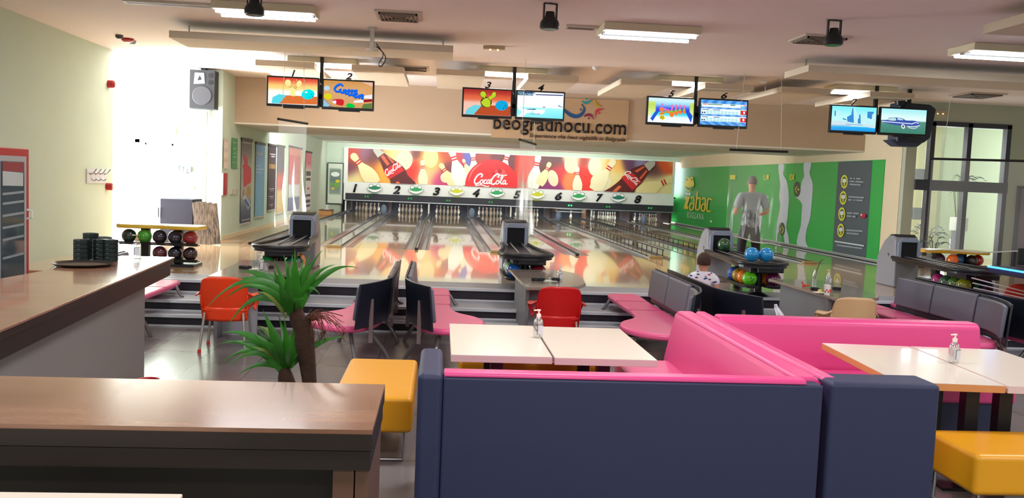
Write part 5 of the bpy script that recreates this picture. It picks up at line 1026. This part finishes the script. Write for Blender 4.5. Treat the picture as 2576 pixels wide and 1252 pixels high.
MB().prism([(2.285,.0),(2.285,.85),(2.3,.872),(2.37,.872),(2.4,.84),(2.46,.45),(2.46,0)],4.99,7.62,'y').obj('spine_back',BP,b2,world=True,bevel=.02,seg=3)
MB().box(2.285,2.95,4.86,5.14,0,.87).obj('end_arm',BN,b2,world=True,bevel=.03,seg=4)
MB().prism([(7.25,.45),(7.32,.84),(7.36,.872),(7.5,.872),(7.53,.84),(7.53,0),(7.25,0)],2.42,4.76,'x').obj('long_back',BP,b2,world=True,bevel=.03,seg=3)
MB().box(2.46,4.74,6.74,7.27,.3,.45).box(2.46,2.92,5.14,6.74,.3,.45).obj('seat_cushion',BP,b2,world=True,bevel=.03,seg=3); MB().box(2.48,4.7,6.78,7.25,0,.3).box(2.48,2.9,5.16,6.76,0,.3).obj('seat_plinth',BN,b2,world=True)
# ---------------------------------------------------------------- yellow ottomans
YO=mat('yellow_leather',srgb(214,148,20),.36,bump=(200,.03))
def ottoman(x0,x1,y0,y1,lab,zt=.455):
    t=thing('yellow_ottoman',lab,'ottoman',((x0+x1)/2,(y0+y1)/2,0),0,'yellow bench ottomans')
    MB().box(x0,x1,y0,y1,zt-.25,zt).obj('cushion',YO,t,world=True,bevel=.035,seg=4)
    b=MB()
    if (y1-y0)>(x1-x0): fr=[[(x0+.06,y,zt-.25),(x0+.06,y,.012),(x1-.06,y,.012),(x1-.06,y,zt-.25)] for y in (y0+.05,y1-.06)]
    else: fr=[[(x,y0+.05,zt-.25),(x,y0+.05,.012),(x,y1-.05,.012),(x,y1-.05,zt-.25)] for x in (x0+.06,x1-.06)]
    for f in fr: MB().tube(f,.012,8).obj('sled_leg',STEEL,t,world=True)
ottoman(-.69,-.14,5.95,7.25,'yellow leather bench ottoman left of the tall navy booth end'); ottoman(.2,1.42,7.22,7.72,'yellow leather bench ottoman behind the centre white tables'); ottoman(3.2,4.5,4.86,5.42,'yellow leather bench ottoman cut by the lower right corner')
# ---------------------------------------------------------------- counters
CT=wood_mat('counter_top',srgb(118,80,60),srgb(142,102,80),.2,1.2,10,0,.3); CTD=mat('counter_shaded_wood',srgb(32,20,15),.45,vary=.1); PAN=mat('counter_grey_panel',srgb(128,122,118),.6)  # counter fronts and edges: shade put into a darker wood colour
cf=thing('bar_counter','long bar counter running away at left with trays and ashtrays on it','counter',(-2.7,6.5,0))
TP=[(-2.5,8.62),(-2.16,4.3),(-3.3,4.3),(-3.16,6.5),(-3.05,7.6),(-2.98,8.6)]
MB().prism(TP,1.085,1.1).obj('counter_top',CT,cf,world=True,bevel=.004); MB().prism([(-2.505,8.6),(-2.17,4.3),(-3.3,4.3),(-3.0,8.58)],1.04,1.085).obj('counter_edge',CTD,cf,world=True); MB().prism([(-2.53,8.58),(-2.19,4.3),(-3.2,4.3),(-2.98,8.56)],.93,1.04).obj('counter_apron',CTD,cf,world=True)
MB().prism([(-2.64,8.2),(-2.33,4.3),(-2.9,4.3),(-2.85,8.2)],0,.93).obj('counter_panel',PAN,cf,world=True)
cn=thing('bar_counter','brown wooden bar counter across the lower left foreground','counter',(-1.6,3.25,0))
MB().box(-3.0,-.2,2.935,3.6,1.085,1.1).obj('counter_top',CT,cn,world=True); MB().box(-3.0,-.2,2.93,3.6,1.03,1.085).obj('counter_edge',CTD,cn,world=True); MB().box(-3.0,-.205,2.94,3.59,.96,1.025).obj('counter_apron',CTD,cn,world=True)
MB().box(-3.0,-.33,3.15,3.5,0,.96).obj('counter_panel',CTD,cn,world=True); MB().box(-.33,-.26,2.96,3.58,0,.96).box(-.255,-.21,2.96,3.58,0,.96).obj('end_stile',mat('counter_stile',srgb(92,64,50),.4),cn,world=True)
p=gz(460,1241,.95); ft=thing('side_table','corner of a pale cream table top at the bottom left edge','table',(p.x-.6,p.y-.3,0))
MB().box(p.x-1.4,p.x,p.y-.5,p.y,.91,.95).obj('table_top',TOPW,ft,world=True,bevel=.004); MB().box(p.x-.7,p.x-.6,p.y-.3,p.y-.2,.02,.91).obj('table_post',TLEG,ft,world=True); MB().box(p.x-.9,p.x-.4,p.y-.45,p.y-.05,0,.02).obj('table_foot',TLEG,ft,world=True)
# things on the far counter
CZ=1.1
def cpt(px,py): p=gz(px,py,CZ); return (p.x,p.y,CZ)
p=cpt(209,668); t=thing('serving_tray','round dark serving tray on the far counter before the ashtray stacks','tray',p)
MB().lathe([(.2,0),(.235,.025),(.24,.025),(.205,-.0),(0,0.004)],n=40).obj('tray_rim',mcol(40,34,30,.35),t,smooth=True); MB().lathe([(0,.005),(.2,.005),(.2,.008),(0,.008)],n=36).obj('cork_mat',mcol(74,58,44,.9),t)
a0=None
for (px,py,n,w) in ((205,657,5,'left stack'),(228,650,6,'tall back stack'),(252,655,5,'middle stack'),(277,656,5,'right stack'),(262,648,5,'back right stack')):
    x,y,z=cpt(px,py)
    for i in range(n):
        lab='black ashtray, %s of the %s on the far counter'%(('lowest','second','third','fourth','fifth','topmost')[i],w)
        if not a0:
            a0=thing('ashtray',lab,'ashtray',(x,y,z)); MB().lathe([(.062,0),(.066,.004),(.066,.038),(.05,.038),(.045,.014),(0,.014)],n=24).obj('ashtray_bowl',mcol(14,26,26,.35),a0,smooth=True)
            MB().box(-.012,.012,-.068,-.046,.03,.0385).obj('cigarette_notch',mcol(60,66,66),a0); q=a0
        else: q=dup(a0); q.location=(x,y,z+i*.0385); q['label']=lab
        q['group']='stacked ashtrays on the far counter'
p=cpt(344,650); sanitizer((p[0],p[1],p[2]),1.15,'clear pump bottle with amber pump near the end of the far counter',cap=mcol(180,150,110,.4))
p=gz(371,955,.1); lathething('red_bowl',[(.06,0),(.09,.1),(.1,.105),(.085,.1),(.05,.01),(0,.01)],mcol(190,20,40,.35),(p.x,p.y,0),'red bowl on the floor by the far counter end','bowl')
# ---------------------------------------------------------------- yucca plant
LEAF=mat('yucca_leaf',srgb(48,112,28),.4,vary=.5,vscale=9); BARK=mat('brown_bark',srgb(52,30,18),.95,vary=.4,vscale=14,bump=(40,.8)); LEAFD=mat('yucca_leaf_pale',srgb(120,130,60),.45,vary=.4)
yp=thing('yucca_plant','tall palm-like yucca with two leaf crowns on brown trunks behind the front counter','plant',(-.86,5.0,0)); PY=5.0
MB().lathe([(.17,0),(.2,.02),(.24,.36),(.25,.38),(.22,.38),(.2,.34),(0,.34)],n=28).obj('pot',mcol(60,44,36,.5),yp,smooth=True); MB().lathe([(0,.345),(.2,.345),(.2,.35),(0,.352)],n=20).obj('soil',mcol(40,28,20,.95),yp)
P=lambda px,py,Y=PY:gy(px,py,Y)
t1=[P(775,965),P(772,900),P(768,850),P(770,800),P(748,785)]
def trunk(pts,rs,n): 
    b=MB(); b.tube(pts,rs,14); o=b.obj(n,BARK,yp,world=True,smooth=True); return o
trunk([(P(770,960).x-.02,5,.34),tuple(P(779,965)),tuple(P(772,900)),tuple(P(764,840)),tuple(P(764,800))],[.045,.04,.048,.055,.04],'trunk')
trunk([(P(722,960).x,5.02,.34),tuple(P(722,965,5.02)),tuple(P(718,945,5.02)),tuple(P(716,925,5.02))],[.045,.05,.042,.028],'trunk')
trunk([(P(764,830)),(P(748,800)),(P(740,760))],[.05,.045,.03],'trunk')
def leaf(b,base,tip,bend,w,n=10,Y0=PY):
    p0=P(*base,Y0); p3=P(*tip,Y0+bend[1]); mid=(p0+p3)/2+V((0,bend[1]*.3,bend[0]))
    pts=[]
    for i in range(n+1):
        t=i/n; q=p0*(1-t)**2+mid*2*t*(1-t)+p3*t*t; pts.append(q)
    vs=[];fs=[]
    for i,q in enumerate(pts):
        t=i/n; d=(pts[min(i+1,n)]-pts[max(i-1,0)]).normalized(); sd=d.cross(V((0,-1,.25))).normalized(); nn=sd.cross(d); ww=w*(.35+.65*sin(pi*min(1,t*1.15+.12)))*(1-t**5)*1.2 if t<1 else 0.001
        vs+=[q-sd*ww/2,q+nn*ww*.16,q+sd*ww/2]
    for i in range(n):
        for k in (0,1): fs.append((i*3+k,i*3+k+1,i*3+k+4,i*3+k+3))
    b.add(vs,fs)
up=MB(); B0=(738,795)
for tip,bd,w in (((690,650),(.0,-.05),.05),((713,640),(.0,.05),.05),((742,625),(.0,-.1),.048),((735,640),(0,.2),.045),((765,648),(.02,.1),.042),((784,633),(.03,.0),.035),((812,628),(.05,-.1),.03),((842,665),(.1,-.1),.034),((902,674),(.16,.0),.03),((600,686),(.16,0),.052),((592,702),(.13,.1),.036),((600,720),(.1,-.1),.03),((520,774),(.3,-.1),.036),((575,742),(.16,.15),.034),((567,828),(.26,0),.034),((560,758),(.22,.2),.03),((806,742),(.14,-.05),.032),((768,752),(.06,-.2),.03),((700,700),(.02,-.2),.05),((770,690),(.02,.25),.05),((650,690),(.1,.2),.05),((725,660),(0,-.22),.045)): leaf(up,(B0[0]+random.uniform(-12,14),B0[1]-random.uniform(0,30)),tip,bd,w)
for i in range(14): leaf(up,(B0[0]+random.uniform(-10,12),B0[1]-random.uniform(-6,26)),(B0[0]+random.uniform(-95,75),B0[1]-random.uniform(60,150)),(.03,random.uniform(-.2,.2)),.045)
up.obj('upper_leaf_crown',LEAF,yp,world=True,smooth=True,norm=False)
lo=MB(); B1=(718,940)
for tip,bd,w in (((661,778),(.0,0),.044),((757,775),(.0,0),.04),((716,800),(0,-.1),.042),((700,790),(0,.15),.04),((560,836),(.14,0),.05),((548,866),(.12,.1),.036),((553,917),(.2,0),.04),((570,922),(.17,-.1),.032),((596,946),(.12,0),.03),((878,850),(.12,.05),.03),((648,822),(.08,.1),.034),((742,840),(0,-.2),.045),((650,850),(.06,-.15),.046),((563,855),(.1,-.1),.022),((770,860),(.05,.2),.03),((690,830),(.02,-.2),.045),((640,868),(.03,.2),.034)): leaf(lo,(B1[0]+random.uniform(-10,14),B1[1]-random.uniform(0,22)),tip,bd,w,Y0=5.02)
for i in range(12): leaf(lo,(B1[0]+random.uniform(-10,10),B1[1]-random.uniform(-4,22)),(B1[0]+random.uniform(-85,55),B1[1]-random.uniform(60,150)),(.03,random.uniform(-.15,.15)),.042,Y0=5.02)
lo.obj('lower_leaf_crown',LEAF,yp,world=True,smooth=True,norm=False)
dl=MB()
for b0,tip,bd in (((715,790),(603,716),(.12,.05)),((700,870),(648,820),(.06,0)),((735,770),(765,735),(.04,0)),((720,800),(640,735),(.1,-.1)),((700,905),(634,873),(.04,-.1))): leaf(dl,b0,tip,bd,.018)
dl.obj('dry_leaf',LEAFD,yp,world=True,smooth=True,norm=False)
fb=MB()
for i in range(46):
    a=P(778+random.uniform(-12,8),800+random.uniform(-6,14)); dx=random.uniform(.02,.22); b_=[tuple(a),(a.x+dx*.5,a.y+random.uniform(-.08,.08),a.z+.03),(a.x+dx,a.y+random.uniform(-.1,.1),a.z-random.uniform(.0,.14))]; fb.tube(cr(b_,3),.0016,3)
o=fb.obj('bark_fibres',mcol(96,52,30,.9),yp,world=True); o['kind']='stuff'
# ---------------------------------------------------------------- far right corner
LED=glow(40,120,255,7)
q0=gz(2487,668,1.05)
gt=thing('game_table','dark game table with glowing blue edge light at the right edge','table',(q0.x+.7,11,0))
MB().box(q0.x,q0.x+1.3,10.4,q0.y+.02,.95,1.05).obj('table_body',mcol(34,36,62,.3),gt,world=True,bevel=.02); MB().tube([(q0.x-.01,10.42,1.04),(q0.x-.01,q0.y,1.04)],.012,8).obj('edge_light',LED,gt,world=True)
MB().box(q0.x+.6,q0.x+1.1,10.5,11.0,0,.95).obj('table_pedestal',mcol(36,34,52,.5),gt,world=True)
area('edge_lamp',(q0.x-.06,11.3,1.0),(0,R(70),0),.9,.05,3,(.2,.4,1))
for i in range(4):
    o=MB().tube([(8.0+i*.06,10.9,.62+.02*i),(7.5-.02*i,11.75,.66+.07*i)],.009,6).obj('wooden_stick',mcol(196,170,160,.4)); tag(o,'thin pale wooden stick under the blue-lit table at right','stick','pale sticks under the game table')
m=MB().box(0,.4,-.02,.02,0,.24).obj('small_monitor',mcol(24,22,30,.3)); a=gy(2560,668,12.1); m.location=(a.x,12.1,1.05); tag(m,'small dark monitor standing on the blue-lit table at the right edge','monitor')
def palm(x,y,z,s,lab,n=9,stem=.6,potc=(150,150,160),ph=.3,seed=1,grp='potted palms in the right window'):
    random.seed(seed); t=thing('potted_palm',lab,'plant',(x,y,z),0,grp)
    MB().lathe([(.13,0),(.16,ph),(.13,ph),(0,ph-.02)],n=18).obj('pot',mcol(*potc,.5),t,smooth=True)
    b=MB();st=MB()
    for i in range(n):
        a=2*pi*i/n+random.uniform(-.3,.3); h=stem*random.uniform(.7,1.1); top=V((cos(a)*.16*s,sin(a)*.16*s,ph+h)); st.tube([(0,0,ph-.03),tuple(top*.5+V((0,0,ph*.5+.02))),tuple(top)],.008,5)
        L=.42*s*random.uniform(.8,1.2); P3=top+V((cos(a)*L,sin(a)*L,-.12*s)); 
        for k in range(7):
            u=(k+1)/8; c=top.lerp(P3,u)+V((0,0,.14*s*sin(pi*u))); 
            for sd in (-1,1):
                d=V((cos(a+sd*1.0),sin(a+sd*1.0),-.35)).normalized()*L*.34*(1.1-u); nx=V((-d.y,d.x,0)).normalized()*.034
                b.add([c-nx,c+nx,c+d+nx*.2,c+d-nx*.2],[(0,1,2,3)])
    st.obj('stem',mcol(70,84,40),t); b.obj('fronds',mcol(30,62,36,.5),t,norm=False); return t
palm(12.05,19.7,.42,1.0,'tall potted palm in a grey planter behind the right window panes',9,1.3,(140,144,160),.62,2)
palm(11.1,19.35,.42,.9,'mid-height palm behind the lower middle window pane',9,.55,(120,120,110),.3,4)
palm(10.45,17.9,.43,.55,'small dark plant with drooping leaves behind the fourth ball return hood',7,.45,(70,64,60),.22,6,None)
o=MB().box(-.14,.14,-.14,.14,0,.3).obj('planter_box',WHITE,bevel=.01); o.location=(11.75,19.2,1.25); 
t=thing('plant_stand','white planter box on a dark stand behind the right window','stand',(11.75,19.2,.42)); MB().box(-.1,.1,-.1,.1,0,.83).obj('stand_column',mcol(74,70,90,.5),t); o.parent=t; o.location=(0,0,.83)
g=MB()
bg_=thing('shopping_bag','white plastic bag hanging on the end of the navy bench shell','bag',tuple(gy(1948,765,8.75)))
MB().grid(lambda u,v:(.0+.08*v*u+.03*u+.03*v,.02*sin(u*9)*v+.015*sin(v*7),-.16*v+(.0 if v else 0)),10,8).obj('bag_film',mcol(214,216,226,.4),bg_,solid=.004,smooth=True,norm=False)
# ---------------------------------------------------------------- people
SK=mat('skin_tone',srgb(196,140,110),.55); HAIR=mat('brown_hair',srgb(60,38,26),.8,vary=.3,vscale=30,bump=(90,.5)); GHAIR=mat('grey_short_hair',srgb(112,104,98),.85,bump=(120,.4),vary=.25,vscale=40)
def person(lab,loc,rz,N,E,sub=2):
    t=thing('person',lab,'person',loc,rz); skin('body',N,E,SK,t,sub); return t
def headparts(t,c,r,hair,back=True):
    x,y,z=c
    MB().sph((x,y,z),r,(.8,.98,1.14),24,16).obj('head_volume',SK,t,smooth=True) if False else None
    b=MB()
    def f(u,v):      # hair cap over crown and nape (face is +Y)
        a=2*pi*u; ph=v*pi*.62; rr=r*1.045
        lim=1 if sin(a)<0.2 else .62
        ph*=lim if lim<1 else 1
        return (x+rr*.82*sin(ph)*cos(a),y+rr*.98*sin(ph)*sin(a)-.004,z+rr*1.12*cos(ph)+.006)
    b.grid(f,32,14).obj('hair',hair,t,smooth=True,solid=.006)
    for s in (-1,1): MB().sph((x+s*r*.84,y+.0,z-.02),.03*r/.1,(.35,.6,1),12,8).obj('ear',SK,t,smooth=True)
    for s in (-1,1): MB().sph((x+s*.032*r/.1,y+r*.86,z+.0),.011*r/.1,n=10,m=6).obj('eye',mcol(240,236,230),t,smooth=True)
    MB().prism([(y+r*.9,z+.01),(y+r*1.12,z-.035),(y+r*.9,z-.04)],x-.013,x+.013,'x').obj('nose',SK,t,bevel=.006); MB().box(x-.022,x+.022,y+r*.82,y+r*.92,z-.07*r/.1,z-.06*r/.1).obj('mouth',mcol(170,90,84),t,bevel=.004)
def hand(pre,N,E,w,d,s,k=1.0):       # palm and five fingers rooted on wrist node w, pointing along d
    d=V(d).normalized(); up=V((0,0,1)); sd=d.cross(up).normalized(); W0=V(N[w][0])
    N[pre+'p']=(tuple(W0+d*.05*k),(.034*k,.018*k)); E.append((w,pre+'p'))
    for i,(o,l) in enumerate(((-.03,.07),(-.01,.085),(.01,.08),(.03,.062))):
        b=W0+d*.085*k+sd*o*k; N[pre+'k%d'%i]=(tuple(b),.0105*k); N[pre+'m%d'%i]=(tuple(b+d*l*.5*k+V((0,0,-.012*k))),.0095*k); N[pre+'t%d'%i]=(tuple(b+d*l*.8*k+V((0,0,-.035*k))),.0075*k)
        E+= [(pre+'p',pre+'k%d'%i),(pre+'k%d'%i,pre+'m%d'%i),(pre+'m%d'%i,pre+'t%d'%i)]
    b=W0+d*.03*k+sd*(-s*.035)*k; N[pre+'h']=(tuple(b+d*.02*k-sd*s*.012*k),.011*k); N[pre+'h2']=(tuple(b+d*.055*k-sd*s*.02*k),.009*k); E+=[(pre+'p',pre+'h'),(pre+'h',pre+'h2')]
# the man, standing with his back to the camera behind the hanging sheet, face towards +Y
mp=gy(1879,690,16.0)
N={'pel':((0,0,.95),(.15,.11)),'wai':((0,0,1.1),(.145,.105)),'che':((0,.0,1.3),(.165,.115)),'clav':((0,-.01,1.45),(.13,.085)),'nek':((0,0,1.53),.055),'hd0':((0,.01,1.6),.07),'hd1':((0,.015,1.68),(.078,.09)),'hd2':((0,.01,1.75),(.066,.078))}
E=[('pel','wai'),('wai','che'),('che','clav'),('clav','nek'),('nek','hd0'),('hd0','hd1'),('hd1','hd2')]
for s,n in ((-1,'l'),(1,'r')):
    N.update({n+'sh':((s*.2,-.01,1.44),.062),n+'up':((s*.25,-.03,1.3),.052),n+'el':((s*.305,-.03,1.14),.042),n+'fo':((s*.25,.12,1.1),.036),n+'wr':((s*.19,.24,1.12),.026),n+'hp':((s*.095,0,.88),.09),n+'kn':((s*.14,.02,.5),.062),n+'cf':((s*.15,-.02,.33),.056),n+'an':((s*.155,-.02,.09),.036),n+'to':((s*.17,.13,.035),.034)})
    E+=[('clav',n+'sh'),(n+'sh',n+'up'),(n+'up',n+'el'),(n+'el',n+'fo'),(n+'fo',n+'wr'),('pel',n+'hp'),(n+'hp',n+'kn'),(n+'kn',n+'cf'),(n+'cf',n+'an'),(n+'an',n+'to')]
    hand(n+'H',N,E,n+'wr',(-s*.3,.9,.05),s)
man=person('person in a grey patterned T-shirt and dark trousers, back turned, behind the hanging sheet',(mp.x,16.0,APP),0,N,E); man['group']='people'
headparts(man,(0,.015,1.69),.096,GHAIR)
SH={'a':((0,0,.8),(.195,.15)),'b':((0,0,.98),(.18,.135)),'c':((0,0,1.2),(.185,.135)),'d':((0,-.005,1.38),(.2,.135)),'e':((0,-.01,1.505),(.1,.085))}
SE=[('a','b'),('b','c'),('c','d'),('d','e')]
for s,n in ((-1,'l'),(1,'r')): SH.update({n+'1':((s*.2,-.01,1.45),.092),n+'2':((s*.26,-.03,1.28),.08),n+'3':((s*.29,-.035,1.19),.08)}); SE+=[('d',n+'1'),(n+'1',n+'2'),(n+'2',n+'3')]
def tee_mat():
    m,nt,p=nodes_mat('grey_printed_tee'); n=nt.nodes
    tc=n.new('ShaderNodeTexCoord'); sx=n.new('ShaderNodeSeparateXYZ'); nt.links.new(tc.outputs['Object'],sx.inputs[0])
    no=n.new('ShaderNodeTexNoise'); no.inputs['Scale'].default_value=22; mp_=n.new('ShaderNodeMapping'); mp_.inputs['Scale'].default_value=(1,1,.35); nt.links.new(tc.outputs['Object'],mp_.inputs[0]); nt.links.new(mp_.outputs[0],no.inputs['Vector'])
    r1=n.new('ShaderNodeValToRGB'); r1.color_ramp.elements[0].position=.42; r1.color_ramp.elements[0].color=srgb(52,58,76); r1.color_ramp.elements[1].position=.58; r1.color_ramp.elements[1].color=srgb(150,158,156); nt.links.new(no.outputs[0],r1.inputs[0])
    a=n.new('ShaderNodeMapRange'); a.inputs[1].default_value=1.14; a.inputs[2].default_value=1.2; nt.links.new(sx.outputs[2],a.inputs[0])
    mx=n.new('ShaderNodeMix'); mx.data_type='RGBA'; mx.inputs[7].default_value=srgb(150,160,164); nt.links.new(a.outputs[0],mx.inputs[0]); nt.links.new(r1.outputs[0],mx.inputs[6]); nt.links.new(mx.outputs[2],p.inputs['Base Color']); p.inputs['Roughness'].default_value=.85; return m
skin('t_shirt',SH,SE,tee_mat(),man)
TR={'a':((0,0,.98),(.165,.125)),'m':((0,0,.9),(.17,.125))}; TE=[('a','m')]
for s,n in ((-1,'l'),(1,'r')): TR.update({n+'1':((s*.1,0,.82),.108),n+'2':((s*.14,.015,.5),.085),n+'3':((s*.155,-.01,.12),.068)}); TE+=[('m',n+'1'),(n+'1',n+'2'),(n+'2',n+'3')]
skin('trousers',TR,TE,mcol(28,28,36,.8),man)
for s in (-1,1): MB().sph((s*.168,.05,.045),.06,(.85,2.3,.75),16,10).obj('shoe',mcol(30,26,30,.5),man,smooth=True)
# the boy, seated on the bench with his back to the camera
bp=V((3.36,10.95,.452))
N={'pel':((0,0,.08),(.1,.08)),'wai':((0,-.01,.18),(.095,.075)),'che':((0,-.005,.3),(.105,.08)),'clav':((0,0,.4),(.085,.055)),'nek':((0,.0,.44),.04),'hd0':((0,.01,.485),.06),'hd1':((0,.01,.545),(.074,.086)),'hd2':((0,.005,.6),(.062,.07))}
E=[('pel','wai'),('wai','che'),('che','clav'),('clav','nek'),('nek','hd0'),('hd0','hd1'),('hd1','hd2')]
for s,n in ((-1,'l'),(1,'r')):
    N.update({n+'sh':((s*.13,-.005,.385),.04),n+'el':((s*.175,-.01,.2),.03),n+'wr':((s*.14,.14,.14),.019),n+'hp':((s*.06,.02,.06),.06),n+'kn':((s*.08,.3,.05),.045),n+'an':((s*.08,.33,-.22),.028),n+'to':((s*.085,.43,-.26),.024)})
    E+=[('clav',n+'sh'),(n+'sh',n+'el'),(n+'el',n+'wr'),('pel',n+'hp'),(n+'hp',n+'kn'),(n+'kn',n+'an'),(n+'an',n+'to')]
    hand(n+'H',N,E,n+'wr',(-s*.2,.9,-.2),s,.7)
boy=person('child in a white T-shirt with colourful car-shaped prints, seated on the navy bench, back turned',(bp.x,bp.y,bp.z),-.15,N,E); boy.scale=(1.08,1.08,1.04); boy['group']='people'
headparts(boy,(0,.005,.56),.092,HAIR)
def kid_mat():
    m,nt,p=nodes_mat('printed_kids_tee'); n=nt.nodes; tc=n.new('ShaderNodeTexCoord'); mp_=n.new('ShaderNodeMapping'); mp_.inputs['Rotation'].default_value=(0,R(35),0); mp_.inputs['Scale'].default_value=(1,.4,1.9)
    vo=n.new('ShaderNodeTexVoronoi'); vo.inputs['Scale'].default_value=17; vo.inputs['Randomness'].default_value=.75; nt.links.new(tc.outputs['Object'],mp_.inputs[0]); nt.links.new(mp_.outputs[0],vo.inputs['Vector'])
    sp=n.new('ShaderNodeSeparateColor'); nt.links.new(vo.outputs['Color'],sp.inputs[0]); r=n.new('ShaderNodeValToRGB'); r.color_ramp.interpolation='CONSTANT'
    r.color_ramp.elements[0].color=srgb(36,58,140); r.color_ramp.elements[1].position=.35; r.color_ramp.elements[1].color=srgb(196,36,44); e=r.color_ramp.elements.new(.62); e.color=srgb(30,90,66); e=r.color_ramp.elements.new(.85); e.color=srgb(40,36,60); nt.links.new(sp.outputs[0],r.inputs[0])
    th=n.new('ShaderNodeMath'); th.operation='LESS_THAN'; th.inputs[1].default_value=.34; nt.links.new(vo.outputs['Distance'],th.inputs[0]); mx=n.new('ShaderNodeMix'); mx.data_type='RGBA'; mx.inputs[6].default_value=srgb(226,222,232); nt.links.new(th.outputs[0],mx.inputs[0]); nt.links.new(r.outputs[0],mx.inputs[7]); nt.links.new(mx.outputs[2],p.inputs['Base Color']); p.inputs['Roughness'].default_value=.85; return m
SH={'a':((0,0,.06),(.125,.1)),'b':((0,-.01,.18),(.12,.095)),'c':((0,-.005,.3),(.125,.095)),'d':((0,0,.385),(.13,.088)),'e':((0,0,.45),(.07,.062))}; SE=[('a','b'),('b','c'),('c','d'),('d','e')]
for s,n in ((-1,'l'),(1,'r')): SH.update({n+'1':((s*.14,-.005,.385),.066),n+'2':((s*.175,-.01,.27),.062)}); SE+=[('d',n+'1'),(n+'1',n+'2')]
skin('t_shirt',SH,SE,kid_mat(),boy)
TR={'a':((0,0,.08),(.11,.09))}; TE=[]
for s,n in ((-1,'l'),(1,'r')): TR.update({n+'1':((s*.07,.06,.07),.068),n+'2':((s*.08,.26,.06),.06)}); TE+=[('a',n+'1'),(n+'1',n+'2')]
skin('shorts',TR,TE,mcol(40,44,70,.8),boy)
for s in (-1,1): MB().sph((s*.085,.39,-.27),.04,(.85,1.9,.7),14,8).obj('shoe',mcol(200,200,206,.5),boy,smooth=True)
bpy.context.view_layer.update()
